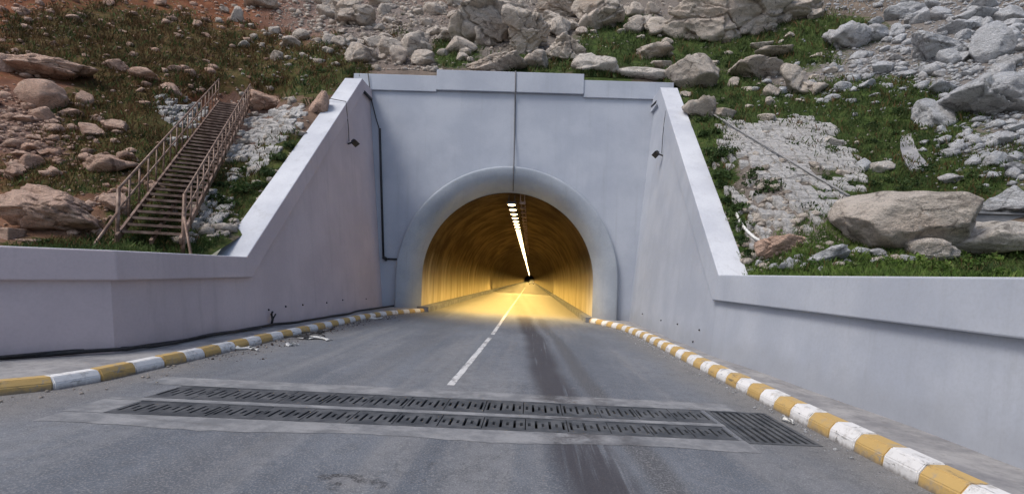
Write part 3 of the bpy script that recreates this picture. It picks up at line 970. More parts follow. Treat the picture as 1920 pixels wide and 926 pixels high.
# pavements
def pavement(K, W, side, y0):
    v, f = [], []
    ys = list(np.arange(y0, YP + 6.4, 0.4))
    n = 5
    for y in ys:
        a = kx(K, y) + side * (0.27 if side > 0 else .19)
        kh = KH if side > 0 else .165
        b = (float(w_base(W, y)) + side * 0.35) if y < YP else (XC + side * (R_IN + 0.3))
        if y < YP and y > YP - 0.4: pass
        for k in range(n):
            x = a + (b - a) * k / (n - 1)
            v.append((x, y, rz(x) + kh - 0.015 + 0.012 * math.sin(y * 1.7 + k)))
    for i in range(len(ys) - 1):
        for k in range(n - 1):
            q = (i * n + k, i * n + k + 1, (i + 1) * n + k + 1, (i + 1) * n + k)
            f.append(q if side > 0 else q[::-1])
    o = mesh_obj('pavement', v, f, M['paving'])
    tag(o, 'narrow concrete pavement along the ' + ('right' if side > 0 else 'left') + ' wing wall', None, None, 'structure')
pavement(KR, RW, 1, -3.0)
pavement(KL, LW, -1, 2.0)
# raised walkways inside the tunnel
for side, K in ((1, KR), (-1, KL)):
    xk = kx(K, 30)
    m = MB()
    xa, xb = (xk, XC + R_IN + .1) if side > 0 else (XC - R_IN - .1, xk)
    for (ya, yb) in ((YP + 0.1, 60), (60, 470)):
        m.hexa([(xa, ya, rz(xa) - .1), (xb, ya, rz(xb) - .1), (xb, yb, rz(xb) - .1), (xa, yb, rz(xa) - .1), (xa, ya, rz(xa) + .24), (xb, ya, rz(xb) + .24), (xb, yb, rz(xb) + .24), (xa, yb, rz(xa) + .24)])
    tag(m.build('tunnel_walkway', M['concrete']), 'raised concrete walkway along the ' + ('right' if side > 0 else 'left') + ' side inside the tunnel', None, None, 'structure')

# ------------------------------------------------------------------ tunnel lamps
def lamp_proto(lit):
    m = MB()
    hous = bmesh.new()
    # housing: a shallow bevelled tray hung under the crown
    bmesh.ops.create_cube(hous, size=1)
    for q in hous.verts: q.co = Vector((q.co.x * (0.46 if lit else 0.30), q.co.y * (0.40 if lit else 0.16), q.co.z * 0.12))
    bmesh.ops.bevel(hous, geom=hous.edges[:], offset=0.03, segments=2, affect='EDGES')
    for x in (-0.14, 0.14) if lit else (-0.1, 0.1):
        r = bmesh.ops.create_cube(hous, size=1)
        for q in r['verts']: q.co = Vector((q.co.x * 0.03 + x, q.co.y * 0.03, q.co.z * 0.34 + 0.22))
    me = bpy.data.meshes.new('housing'); hous.to_mesh(me); hous.free(); me.materials.append(M['black_paint'] if lit else M['rail'])
    ln = None
    if lit:
        b = bmesh.new()
        bmesh.ops.create_uvsphere(b, u_segments=12, v_segments=6, radius=1)
        for q in b.verts: q.co = Vector((q.co.x * 0.19, q.co.y * 0.16, min(0, q.co.z) * 0.07 - 0.064))
        bmesh.ops.remove_doubles(b, verts=b.verts, dist=1e-4)
        ln = bpy.data.meshes.new('lens'); b.to_mesh(ln); b.free(); ln.materials.append(M['lamp'])
    return me, ln
hm, lm = lamp_proto(True)
hm2, _ = lamp_proto(False)
ZL = 3.66
LAMP_W = 1550.0
next_beam = 0.0
k = 0
y = YP + 0.9
while y < 400:
    t = thing('tunnel_lamp', 'glowing lamp in the lit row under the tunnel crown' if k else 'glowing lamp nearest the tunnel mouth in the lit row', 'lamp', (-1.02, y, ZL), 'lit lamps along the tunnel crown')
    h = link_mesh('housing', hm, None, t)
    l = link_mesh('lens', lm, None, h)
    if y >= next_beam:
        far = y > 62
        next_beam = y + (8.0 if far else 0.5)
        sp = bpy.data.lights.new('lamp_beam', 'SPOT')
        sp.energy = LAMP_W * (3.2 if far else 1.0); sp.color = (1.0, 0.66, 0.20); sp.spot_size = math.radians(110); sp.spot_blend = 0.8; sp.shadow_soft_size = 0.10
        so = bpy.data.objects.new('lamp_beam', sp); COL.objects.link(so); so.parent = t; so.location = (0, 0, -.16)
    k += 1
    y += 1.75 if y < 90 else 4.0
y = YP + 0.7
while y < 75:
    o = link_mesh('unlit_lamp', hm2, None, None, (-0.50, y, ZL))
    tag(o, 'unlit bar lamp beside the glowing row under the tunnel crown', 'lamp', 'unlit lamps along the tunnel crown')
    y += 1.75

# ------------------------------------------------------------------ far vehicle in the tunnel
def van():
    x, y = 0.45, 215.0
    z = rz(x)
    t = thing('van', 'tiny pale van with its lights on deep inside the tunnel', 'van', (x, y, z))
    m = MB()
    m.box(x - .95, x + .95, y, y + 4.6, z + .35, z + 1.15)
    m.hexa([(x - .93, y + .15, z + 1.15), (x + .93, y + .15, z + 1.15), (x + .93, y + 3.6, z + 1.15), (x - .93, y + 3.6, z + 1.15),
            (x - .80, y + .35, z + 2.05), (x + .80, y + .35, z + 2.05), (x + .80, y + 3.1, z + 2.05), (x - .80, y + 3.1, z + 2.05)])
    bd_ = bevel_obj(m.build('body', M['litter'], t), .06, 2)
    for sx in (-1, 1):
        q = MB(); q.tube([(x + sx * .7, y - .04, z + .85), (x + sx * .7, y + .02, z + .85)], .14, 12); q.build('headlight', M['headlight'], bd_)
        for yy in (.9, 3.6):
            q = MB(); q.tube([(x + sx * .72, y + yy, z + .33), (x + sx * .96, y + yy, z + .33)], .33, 14); q.build('wheel', M['black'], t)
van()

# ------------------------------------------------------------------ staircase
def staircase():
    B = at(283, 444, 11.2); T = at(439, 196, 22.3)
    t = thing('staircase', 'steep rusty steel staircase with pipe handrails climbing the left slope', 'staircase', B)
    d = T - B
    hd = Vector((d.x, d.y, 0)).normalized()
    sd = Vector((hd.y, -hd.x, 0))                   # to the right, seen climbing
    hw = 0.57
    n = 36
    for s in (-1, 1):
        m = MB(); m.bar(B + sd * s * hw - d.normalized() * .15, T + sd * s * hw + d.normalized() * .15, 0.05, 0.16); m.build('stringer', M['rail'], t)
    m = MB(); m.bar(B + Vector((0, 0, -.12)), T + Vector((0, 0, -.12)), 0.06, 0.10); m.build('stringer', M['rail'], t)
    for i in range(n):
        c = B + d * ((i + 0.5) / n)
        m = MB()
        m.bar(c - sd * (hw - .036), c + sd * (hw - .036), 0.24, 0.035)
        m.bar(c - sd * (hw - .036) - hd * .112 + Vector((0, 0, .001)), c + sd * (hw - .036) - hd * .112 + Vector((0, 0, .001)), 0.022, 0.06)
        o = m.build('tread', M['tread'], t)
        if True:
            o.data.materials.append(M['rail'])
            for j, p in enumerate(o.data.polygons):
                if j >= 6: p.material_index = 1
    H = 1.0
    for s in (-1, 1):
        a, b = B + sd * s * (hw + .03), T + sd * s * (hw + .03)
        up = Vector((0, 0, 1))
        m = MB(); m.tube([a + up * H, a + d * .5 + up * H - (a - (B + sd * s * (hw + .03))), b + up * H], 0.028, 8); m.build('handrail', M['rail'], t, True)
        m = MB(); m.tube([a + up * H * .55, b + up * H * .55], 0.022, 6); m.build('midrail', M['rail'], t, True)
        for i in range(18):
            c = a + (b - a) * (i / 17)
            r = 0.042 if i == 0 else 0.021
            m = MB(); m.tube([c + up * (-.55 if i == 0 else -.1), c + up * H], r, 7); m.build('post', M['rail'], t, True)
        g = a - hd * .75 - sd * (-s) * .35
        gz = float(hill(g.x, g.y))
        m = MB(); m.tube([a + up * .5, Vector((g.x, g.y, gz - .1))], 0.03, 7); m.build('brace', M['rail'], t, True)
staircase()

# ------------------------------------------------------------------ wall fittings
def floodlight(px, py, W, ptop, label):
    s = W['s']
    c = on_wing(px, py, W)
    top = on_wing(ptop[0], ptop[1], W)
    t = thing('floodlight', label, 'floodlight', c)
    m = MB()
    m.bar(c + Vector((s * .02, 0, -.05)), c + Vector((-s * .20, 0, .02)), .05)
    m.build('bracket', M['black_paint'], t)
    h = MB()
    cc = c + Vector((-s * .27, 0, .03))
    ax = Vector((-s * .5, -.25, -.62)).normalized()
    u = Vector((0, 1, 0)); w = ax.cross(u).normalized(); u = w.cross(ax)
    q = []
    for (dd, ru, rw) in ((-.09, .10, .06), (.08, .19, .12)):
        q += [cc + ax * dd + u * a * ru + w * b * rw for a, b in ((-1, -1), (1, -1), (1, 1), (-1, 1))]
    h.hexa(q)
    hd_ = bevel_obj(h.build('lamp_head', M['black_paint'], t), .02, 2)
    g = MB()
    g.add([cc + ax * .083 + u * a * .16 + w * b * .095 for a, b in ((-1, -1), (1, -1), (1, 1), (-1, 1))], [(0, 1, 2, 3)])
    g.build('glass', M['black_paint'], hd_)
    k = MB()
    k.tube([c + Vector((-s * .05, 0, .05)), c + (top - c) * .5 + Vector((-s * .10, .03, 0)), top + Vector((-s * 0.13, 0, 0)), top + Vector((-s * .09, 0, .34)), top + Vector((s * .7, .12, .50))], .014, 6)
    k.build('cable', M['black'], t)
floodlight(652, 268, LW, (644, 207), 'small black floodlight hanging on the left wing wall')
floodlight(1243, 290, RW, (1252, 224), 'small black floodlight hanging on the right wing wall')
def spout(px, py, qx, qy, W, label):
    a, b = on_wing(px, py, W), on_wing(qx, qy, W)
    s = W['s']
    m = MB(); m.tube([a + Vector((-s * .10, 0, 0)), b + Vector((-s * .10, 0, 0))], .062, 10)
    tag(m.build('drain_spout', M['black_paint'], None, True), label, 'drain pipe')
spout(678, 172, 692, 186, LW, 'short dark pipe stub under the coping at the left portal corner')
spout(1236, 191, 1225, 202, RW, 'short dark pipe stub under the coping at the right portal corner')
# conduit down the left of the portal face
def fy(px, py, d=0.05): return at(px, py, YP - d)
m = MB()
p = [at(690, 138, YP - .17), at(694, 172, YP - .17), fy(697, 190), fy(705, 222), fy(712, 245)]
m.tube(p, .022, 6)
cond = thing('conduit', 'black cable conduit running down the left side of the portal face', 'conduit', fy(712, 245))
m.build('cable', M['black'], cond, True)
m = MB(); m.tube([fy(712, 241), fy(714.5, 330), fy(719, 485)], .05, 8); m.tube([fy(719, 485), fy(750, 486)], .042, 8); m.build('pipe', M['black_paint'], cond, True)
m = MB(); m.bar(fy(719, 482, .06), fy(726, 487, .06), .2, .14); m.build('elbow_box', M['black_paint'], cond)
m = MB()
m.tube([at(967, 134, YP + .2), at(967, 135.5, YP - .17), at(966.5, 176, YP - .17), fy(966, 184), fy(965, 250), fy(963.5, 308, .22), at(963, 314, YP - .30), at(962.5, 340, YP - .14), at(962, 358, YP + .45)], .03, 6)
tag(m.build('lamp_cable', M['grey_cable'], None, True), 'thin grey cable running down the middle of the portal face to the arch crown', 'cable')

# cable lying at the foot of the left wall
def on_pave(px, py): return on_road(px, py, KH - .03)
def cable(pts, r, lab, dz=0.02, wob=0.03):
    P = [Vector(q) for q in pts]
    out = []
    for i in range(len(P) - 1):
        for k in range(8):
            u = k / 8
            q = P[i].lerp(P[i + 1], u)
            q.x += wob * math.sin((i * 8 + k) * 0.9) ; q.z += abs(wob) * .3 * (1 + math.sin((i * 8 + k) * .53))
            out.append(q + Vector((0, 0, dz)))
    out.append(P[-1] + Vector((0, 0, dz)))
    m = MB(); m.tube(out, r, 6)
    return tag(m.build('cable', M['black'], None, True), lab, 'cable')
def wallfoot(y, off=0.10):
    x = float(w_base(LW, y)) + off
    return (x, y, rz(x) + .17)
cable([wallfoot(6.0, .3), wallfoot(7.4, .12), wallfoot(8.5, .12), wallfoot(10.2, .16), wallfoot(12, .10), wallfoot(13.4, .14), wallfoot(15, .35), wallfoot(17.5, .40), wallfoot(20, .3), wallfoot(23.2, .45), (-5.3, 24.6, rz(-5.3) + KH + .04)], .032, 'long black cable lying along the foot of the left wing wall')
cable([wallfoot(7.0, .22), wallfoot(9.0, .2), wallfoot(11.2, .22), wallfoot(12.6, .16)], .024, 'second thinner black cable beside the long one at the left wall foot', wob=.05)
m = MB()
c = Vector(wallfoot(13.3, .06))
m.tube([c, c + Vector((.03, 0, .16)), c + Vector((-.02, .03, .30)), c + Vector((.03, -.02, .36))], .03, 6)
m.tube([c + Vector((.03, 0, .16)), c + Vector((.06, .09, .30))], .02, 6)
tag(m.build('cable_stub', M['black'], None, True), 'black cable stub sticking up at the foot of the left wing wall', 'cable')
# looped cable and plastic scraps in the left gutter
ctr = on_road(585, 628)
m = MB()
pts = []
for i in range(60):
    a = i * .35
    pts.append((ctr.x + (.25 + .25 * math.sin(a * .31)) * math.cos(a) , ctr.y + (i - 30) * .035 + .35 * math.sin(a), rz(ctr.x) + .02 + .02 * (1 + math.sin(a * 1.7))))
m.tube(pts, .014, 5)
tag(m.build('wire_tangle', M['black'], None, True), 'tangle of thin black wire in the gutter beside the left kerb', 'wire')
def scrap(px, py, w, d, seed, lab):
    c = on_road(px, py)
    rr = np.random.default_rng(seed)
    n = 7
    v, f = [], []
    for i in range(n):
        for j in range(5):
            u, q = i / (n - 1) - .5, j / 4 - .5
            tw = 1 - .55 * abs(math.sin(u * 5 + seed))
            x = c.x + u * w + rr.uniform(-.03, .03); y_ = c.y + q * d * tw + .1 * math.sin(u * 6 + seed)
            v.append((x, y_, rz(x) + .012 + abs(rr.normal(0, .035))))
    for i in range(n - 1):
        for j in range(4):
            if rr.random() > .12:
                a = i * 5 + j
                f.append((a, a + 5, a + 6, a + 1))
    o = mesh_obj('plastic_scrap', v, f, M['litter'], None, True)
    so = o.modifiers.new('thick', 'SOLIDIFY'); so.thickness = .006
    tag(o, lab, 'litter')
scrap(592, 636, .75, .35, 1, 'torn white plastic scrap lying on the road off the left kerb')
scrap(470, 656, .45, .22, 2, 'small white plastic scrap in the left gutter nearest the viewer')
scrap(545, 648, .25, .2, 5, 'tiny white scrap in the left gutter between two larger scraps')
scrap(692, 597, .9, .4, 3, 'white plastic sheet scrap by the left kerb close to the tunnel mouth')
scrap(1478, 793, .13, .10, 4, 'small pale plastic bag caught on the gully grate')
# gutter grit
def grit(zone, n, smin, smax, seed, label, mat, name='rubble'):
    pass

# ------------------------------------------------------------------ rocks
_ico = {}
def ico(n):
    if n not in _ico:
        b = bmesh.new(); bmesh.ops.create_icosphere(b, subdivisions=n, radius=1)
        b.verts.ensure_lookup_table()
        _ico[n] = (np.array([q.co[:] for q in b.verts]), np.array([[q.index for q in f.verts] for f in b.faces]))
        b.free()
    return _ico[n]
def rock_shape(sub, seed, cuts=16, rough=0.05, strata=0.0, cells=0, dmin=0.46):
    v, f = ico(sub)
    r = np.random.default_rng(seed)
    n = r.normal(0, 1, (cuts, 3)); n /= np.linalg.norm(n, axis=1, keepdims=True)
    d = r.uniform(dmin, 0.98, cuts)
    off = r.uniform(0, 50, 3)
    u = v + 0.07 * np.stack([fbm(v * 2.2 + off + k * 9.1, 3, seed % 41 + k) for k in range(3)], -1)
    u /= np.linalg.norm(u, axis=1, keepdims=True)
    q = u @ n.T
    rad = np.where(q > 0.05, d / np.maximum(q, 0.05), 9.0)
    rad = np.concatenate([rad, np.full((len(v), 1), 1.12)], 1)
    rr = -np.log(np.exp(-rad * 110).sum(1)) / 110        # slightly worn edges
    if cells:                                          # blocks and clefts of a crag
        c = r.normal(0, 1, (cells, 3)); c /= np.linalg.norm(c, axis=1, keepdims=True)
        w = u + 0.16 * np.stack([fbm(v * 3.1 + off + k * 5.3, 3, seed % 37 + k) for k in range(3)], -1)
        dd = np.linalg.norm(w[:, None, :] - c[None], axis=2)
        o2 = np.sort(dd, axis=1)
        hgt = r.uniform(-.16, .20, cells)[dd.argmin(1)]
        cleft = np.clip((o2[:, 1] - o2[:, 0]) / 0.07, 0, 1)
        rr = rr * (1 + hgt - 0.13 * (1 - cleft))
    p = v * rr[:, None] * r.uniform(.85, 1.15, 3)
    big = fbm(p * 1.7 + off, 3, seed % 97)
    rid = 1 - 2 * np.abs(fbm(p * 3.0 + off * 1.7, 4, seed % 89 + 5))
    fine = fbm(p * 8 + off, 3, seed % 53 + 3)
    p = p + v * (rough * 1.1 * big + rough * 0.8 * rid + rough * 0.55 * fine)[:, None]
    if strata:
        ax = r.normal(0, .35, 3) + np.array([0, 0, 1]); ax /= np.linalg.norm(ax)
        h = p @ ax * 4.2 + 0.9 * fbm(p * 1.3 + off, 3, 7)
        saw = h - np.floor(h)
        p = p + v * (strata * (saw - .5))[:, None]
    lo, hi = p.min(0), p.max(0)
    return (p - (lo + hi) / 2) / (hi - lo), f
def rock_obj(px, py, w, h, mat, seed, label, group=None, sub=4, depth=0.85, rough=0.05, strata=0.03, cells=0, cuts=16, dmin=0.40, cat='boulder', name='boulder', rot=0.0):
    p = on_hill(px, min(py + h * 0.36, 512))
    if math.isnan(p.y): return None
    s = p.y / F
    W, H = w * s, h * s * 1.06
    D = max(W * depth, H * 0.8)
    v, f = rock_shape(sub, seed, rough=rough, strata=strata, cells=cells, cuts=cuts, dmin=dmin)
    if rot:
        c, q = math.cos(rot), math.sin(rot)
        v = np.stack([v[:, 0] * c - v[:, 2] * q, v[:, 1], v[:, 0] * q + v[:, 2] * c], -1)
        lo, hi = v.min(0), v.max(0); v = (v - (lo + hi) / 2) / (hi - lo)
    v = v * np.array([W, D, H])
    me = np_mesh(name, v, f, M[mat], True)
    o = bpy.data.objects.new(name, me)
    COL.objects.link(o)
    o.location = at(px, py, p.y + D * .12)
    tag(o, label, cat, group)
    return o
BIG = [  # px, py, w, h, material, sub, label
 (100, 133, 165, 46, 'rock_red', 5, 'long flat pinkish rock ledge high on the left slope'),
 (82, 182, 74, 52, 'rock_red', 4, 'rounded pinkish boulder just below the long flat ledge on the left'),
 (158, 188, 32, 30, 'rock_red', 4, 'small squarish pink rock right of the rounded boulder under the ledge'),
 (205, 307, 94, 36, 'rock_red', 4, 'flat pale pink boulder in the grass left of the staircase'),
 (112, 397, 160, 90, 'rock_red', 5, 'largest pinkish boulder, above the left parapet beside the staircase foot'),
 (216, 384, 50, 44, 'rock_red', 4, 'boulder wedged between the largest pink boulder and the staircase'),
 (270, 144, 56, 22, 'rock_red', 4, 'low flat rock above the pale stone paving left of the staircase top'),
 (222, 128, 42, 24, 'rock_red', 4, 'brown rock at the right end of the long flat ledge'),
 (670, 32, 74, 40, 'rock', 5, 'big angular pale boulder above the left portal corner, highest there'),
 (676, 102, 62, 40, 'rock', 4, 'oblong tilted boulder right above the left end of the portal parapet'),
 (751, 105, 34, 40, 'rock', 4, 'upright brownish boulder in the pair above the portal parapet'),
 (780, 88, 58, 48, 'rock', 4, 'flat topped pale boulder in the pair above the portal parapet'),
 (598, 196, 36, 44, 'rock_red', 4, 'brown boulder leaning at the back of the left wing wall coping'),
 (505, 194, 74, 36, 'rock_red', 4, 'flat pinkish rock beside the top of the staircase'),
 (925, 42, 130, 100, 'rock', 5, 'huge craggy outcrop above the middle of the portal'),
 (987, 68, 76, 84, 'rock', 5, 'steep craggy block at the right side of the huge middle outcrop'),
 (932, 120, 96, 36, 'rock', 5, 'low jagged rock just behind the portal parapet, left of the cable'),
 (1002, 117, 56, 34, 'rock', 4, 'broken rock behind the portal parapet, right of the cable'),
 (1044, 56, 44, 34, 'rock', 4, 'pale rock in the gap right of the craggy middle outcrop'),
 (1063, 93, 80, 48, 'rock', 4, 'grey beige boulder between the middle outcrop and the white boulder'),
 (1116, 126, 86, 38, 'rock_white', 4, 'white boulder lying behind the right step of the parapet'),
 (1056, 10, 86, 44, 'rock', 4, 'flat crag at the top of the slope right of the middle outcrop'),
 (1120, 26, 84, 64, 'rock', 5, 'sloping pale crag between the two great outcrops'),
 (1230, 99, 60, 30, 'rock', 4, 'low brown rock in the grass below the right great outcrop'),
 (1312, 38, 130, 86, 'rock', 5, 'left half of the great tan outcrop at the top right of the portal'),
 (1405, 22, 150, 96, 'rock', 5, 'right half of the great tan outcrop above the grass'),
 (1348, 58, 76, 52, 'rock', 5, 'tan block fallen in front of the great outcrop'),
 (1490, 12, 90, 56, 'rock', 4, 'upper end of the great tan outcrop beside the green gully'),
 (1297, 141, 98, 58, 'rock', 5, 'large rounded beige boulder right above the right portal corner'),
 (1207, 148, 110, 22, 'rock_white', 4, 'long flat white rock lying behind the right end of the parapet'),
 (1416, 132, 100, 42, 'rock', 5, 'oblong overhanging beige boulder in the green slope'),
 (1452, 102, 80, 16, 'rock', 4, 'long thin flat rock above the overhanging beige boulder'),
 (1425, 88, 40, 15, 'rock_white', 4, 'small white rock on the grass above the thin flat rock'),
 (1315, 206, 66, 40, 'rock', 4, 'brown boulder beside the top of the right wing wall'),
 (1358, 216, 42, 20, 'rock', 4, 'low rock touching the brown boulder by the right wing wall'),
 (1481, 156, 48, 54, 'rock', 4, 'upright pointed pale rock at the left end of the scree'),
 (1512, 165, 42, 28, 'rock', 4, 'pale rock right of the upright pointed one'),
 (1590, 76, 78, 46, 'rock_grey', 4, 'long tilted grey slab at the top edge of the scree'),
 (1634, 68, 64, 26, 'rock_grey', 4, 'flat grey slab continuing the ridge of the scree'),
 (1692, 26, 66, 28, 'rock_grey', 4, 'grey slab at the upper end of the ridge'),
 (1750, 93, 88, 60, 'rock_grey', 5, 'big grey angular boulder in the upper scree'),
 (1852, 86, 68, 72, 'rock_grey', 5, 'big rounded bluish boulder in the upper scree at the right'),
 (1756, 214, 64, 62, 'rock_grey', 4, 'dark grey boulder left of the great pale wedge'),
 (1850, 190, 136, 86, 'rock_grey', 5, 'great pale wedge shaped boulder in the right scree'),
 (1768, 167, 58, 28, 'rock_grey', 4, 'flat pale rock lying on top of the dark grey boulder'),
 (1652, 316, 44, 25, 'rock_white', 4, 'smooth white egg shaped boulder on the green slope'),
 (1620, 311, 22, 26, 'rock_grey', 3, 'small upright grey stone left of the egg shaped boulder'),
 (1555, 266, 32, 22, 'rock_white', 4, 'white rock at the upper right edge of the stone pitching'),
 (1690, 420, 226, 106, 'rock', 6, 'enormous rounded tan boulder above the right parapet'),
 (1882, 384, 126, 60, 'rock_grey', 5, 'pale grey boulder at the right behind the concrete slab'),
 (1846, 452, 176, 62, 'rock_white', 5, 'long white boulder in front of the concrete slab at the right'),
 (1738, 470, 84, 40, 'rock_white', 4, 'white rock at the foot of the enormous boulder'),
 (1560, 480, 66, 38, 'rock_grey', 4, 'grey rock under the left end of the enormous boulder'),
 (1612, 474, 34, 20, 'rock_grey', 3, 'small grey rock under the middle of the enormous boulder'),
 (1652, 478, 38, 22, 'rock_grey', 3, 'small pale rock right of the other one under the enormous boulder'),
 (1466, 467, 80, 46, 'rock_red', 5, 'orange tinted rock at the foot of the stone pitching'),
 (1486, 496, 46, 24, 'rock_grey', 4, 'grey stone in front of the orange tinted rock'),
 (1424, 496, 24, 16, 'rock_grey', 3, 'small grey stone at the foot of the right coping'),
]
for i, (px, py, w, h, mt, sub, lab) in enumerate(BIG):
    smooth = 'rounded' in lab or 'smooth' in lab or 'egg' in lab
    crag = 'crag' in lab or 'outcrop' in lab or 'jagged' in lab
    g = 1.22 if crag else 1.08
    rock_obj(px, py, w * g, h * g, mt, 100 + i * 7, lab, None, 6 if crag and w > 60 else max(sub, 4), depth=0.8, rough=0.035 if smooth else 0.05, strata=0.0 if smooth else (0.05 if crag else 0.03), cells=26 if crag else (0 if smooth else (9 if w > 44 else 4)), cuts=30 if smooth else 12, dmin=0.76 if smooth else 0.40)
MID = {  # shared look: (px, py, w, h)
 ('rock_red', 'small pinkish rock lying loose on the reddish slope left of the staircase', 'loose rocks on the left slope'):
  [(320, 168, 34, 22), (330, 131, 20, 13), (357, 140, 24, 15), (85, 218, 26, 26), (135, 215, 32, 16), (172, 247, 42, 26), (8, 122, 16, 32), (137, 37, 24, 10), (302, 6, 22, 14), (207, 6, 18, 15),
   (98, 82, 11, 9), (310, 42, 16, 9), (372, 46, 18, 11), (388, 68, 15, 8), (400, 127, 17, 9), (387, 115, 15, 7), (8, 181, 22, 15), (50, 277, 26, 15), (82, 285, 26, 13), (104, 290, 15, 15),
   (38, 290, 28, 9), (246, 284, 20, 11), (30, 245, 18, 12), (65, 258, 22, 10), (5, 20, 14, 12), (33, 25, 18, 12), (48, 24, 10, 14), (68, 38, 12, 8), (6, 77, 12, 8), (272, 195, 18, 9), (290, 350, 20, 14), (236, 358, 26, 12), (5, 210, 12, 8), (200, 290, 14, 8),
   (110, 225, 18, 10), (55, 228, 14, 9), (150, 260, 20, 10), (178, 222, 18, 8), (30, 305, 16, 10), (265, 170, 16, 9), (160, 105, 14, 7), (230, 60, 12, 6), (190, 40, 10, 6), (245, 85, 14, 7)],
 ('rock', 'small pale rock strewn on the slope between staircase and middle outcrop', 'loose rocks above the left portal corner'):
  [(420, 20, 15, 11), (446, 30, 20, 26), (457, 85, 18, 14), (492, 8, 56, 20), (720, 20, 22, 19), (514, 57, 17, 13), (546, 81, 34, 20), (566, 68, 30, 20), (520, 108, 24, 17), (617, 76, 21, 18), (646, 86, 23, 13), (700, 80, 28, 22),
   (723, 72, 26, 13), (866, 88, 52, 30), (838, 60, 24, 16), (800, 46, 18, 12), (785, 24, 18, 10), (745, 44, 16, 10), (830, 100, 20, 12), (812, 132, 22, 10), (560, 25, 12, 9), (600, 50, 12, 8), (640, 60, 14, 8), (580, 30, 12, 7), (630, 8, 24, 10),
   (700, 50, 14, 8), (715, 108, 16, 9), (820, 20, 22, 12), (850, 30, 20, 12), (868, 108, 24, 14), (540, 110, 12, 7), (490, 85, 14, 8), (470, 50, 12, 8), (585, 112, 10, 6), (770, 60, 14, 8), (690, 130, 14, 7)],
 ('rock', 'small beige rock in the grass right of the portal top', 'loose rocks on the right green slope'):
  [(1240, 122, 36, 15), (1376, 156, 21, 17), (1537, 169, 30, 21), (1446, 172, 28, 19), (1444, 191, 20, 15), (1437, 222, 30, 13), (1400, 168, 16, 9), (1395, 60, 20, 10), (1500, 190, 18, 9), (1470, 130, 18, 10), (1190, 20, 30, 22), (1210, 45, 30, 22), (1182, 50, 24, 14),
   (1250, 80, 22, 12), (1165, 60, 14, 8), (1090, 60, 20, 14), (1018, 82, 16, 12), (1030, 30, 22, 12), (1285, 178, 18, 9), (1405, 200, 14, 7), (1340, 120, 20, 10), (1365, 100, 16, 8), (1480, 68, 16, 8), (1530, 105, 20, 10), (1460, 80, 14, 7), (1200, 70, 16, 9), (1225, 20, 24, 16), (1555, 135, 22, 12), (1528, 145, 18, 10), (1500, 232, 14, 7), (1582, 325, 22, 13)],
 ('rock_grey', 'small bluish grey rock in the scree at the right', 'loose rocks in the right scree'):
  [(1713, 37, 30, 17), (1758, 28, 40, 22), (1820, 38, 56, 24), (1795, 56, 50, 21), (1890, 30, 40, 24), (1900, 70, 30, 22), (1650, 130, 40, 22), (1600, 150, 22, 12), (1625, 160, 26, 14), (1580, 165, 26, 16), (1680, 110, 24, 12), (1700, 140, 28, 12), (1800, 110, 28, 16), (1810, 140, 30, 14),
   (1760, 140, 22, 12), (1890, 120, 34, 22), (1895, 160, 30, 16), (1660, 92, 20, 10), (1610, 105, 26, 14), (1730, 160, 20, 12), (1790, 275, 22, 12), (1850, 295, 26, 14), (1735, 268, 18, 10), (1810, 255, 24, 12), (1880, 260, 30, 16), (1900, 300, 26, 14), (1770, 290, 16, 9), (1860, 330, 26, 14), (1745, 10, 30, 16), (1850, 10, 44, 22), (1640, 45, 26, 14), (1680, 60, 18, 10), (1870, 55, 22, 14), (1560, 185, 24, 14), (1595, 190, 20, 10), (1640, 180, 16, 8)],
 ('rock_grey', 'small grey stone tumbled behind the foot of the right coping', 'stones at the foot of the right coping'):
  [(1400, 480, 18, 12), (1440, 490, 18, 10), (1455, 500, 20, 12), (1510, 500, 22, 12), (1530, 490, 26, 16), (1590, 492, 20, 12), (1410, 508, 14, 8), (1420, 470, 16, 10), (1700, 486, 24, 14), (1545, 505, 18, 10), (1640, 490, 18, 10), (1502, 484, 18, 12), (1420, 455, 16, 10)],
 ('rock', 'small pale stone lying below the pitched stones beside the staircase foot', 'stones right of the staircase foot'):
  [(372, 425, 24, 16), (386, 432, 18, 22), (410, 428, 22, 14), (420, 438, 18, 10), (360, 440, 16, 10), (398, 442, 20, 10), (440, 415, 18, 9), (425, 400, 22, 10), (390, 405, 18, 10), (440, 330, 20, 10), (450, 300, 22, 12), (560, 250, 24, 12)],
}
k = 0
for (mt, lab, grp), L in MID.items():
    for (px, py, w, h) in L:
        k += 1
        rock_obj(px, py, w * 1.18, h * 1.22, mt, 3000 + k * 13, lab, grp, 4, rough=0.045, cuts=10, cat='rock', name='rock', rot=random.uniform(-.5, .5))

TB = np.random.default_rng(404)
for (x0, x1, y0, y1, n_, mt, lab, grp) in ((600, 880, 0, 125, 20, 'rock', 'angular pale boulder half sunk in the rubble above the left part of the portal', 'tumbled boulders above the left part of the portal'),
                                           (1000, 1560, 0, 60, 22, 'rock', 'angular pale boulder wedged along the top of the slope between the crags', 'tumbled boulders along the top crags'),
                                           (1560, 1915, 20, 150, 26, 'rock_grey', 'angular grey boulder half sunk in the upper right scree', 'tumbled boulders in the upper right scree'),
                                           (1760, 1915, 235, 340, 8, 'rock_grey', 'angular grey boulder in the lower right scree beyond the great wedge', 'tumbled boulders in the lower right scree'),
                                           (5, 260, 200, 330, 12, 'rock_red', 'angular pink boulder half sunk in the rubble of the left slope', 'tumbled boulders on the left slope')):
    for _ in range(n_):
        w = TB.uniform(20, 46)
        rock_obj(TB.uniform(x0, x1), TB.uniform(y0, y1), w, w * TB.uniform(.5, .85), mt, int(TB.integers(1e6)), lab, grp, 4, cuts=9, rough=.05, cells=5, rot=TB.uniform(-.5, .5))

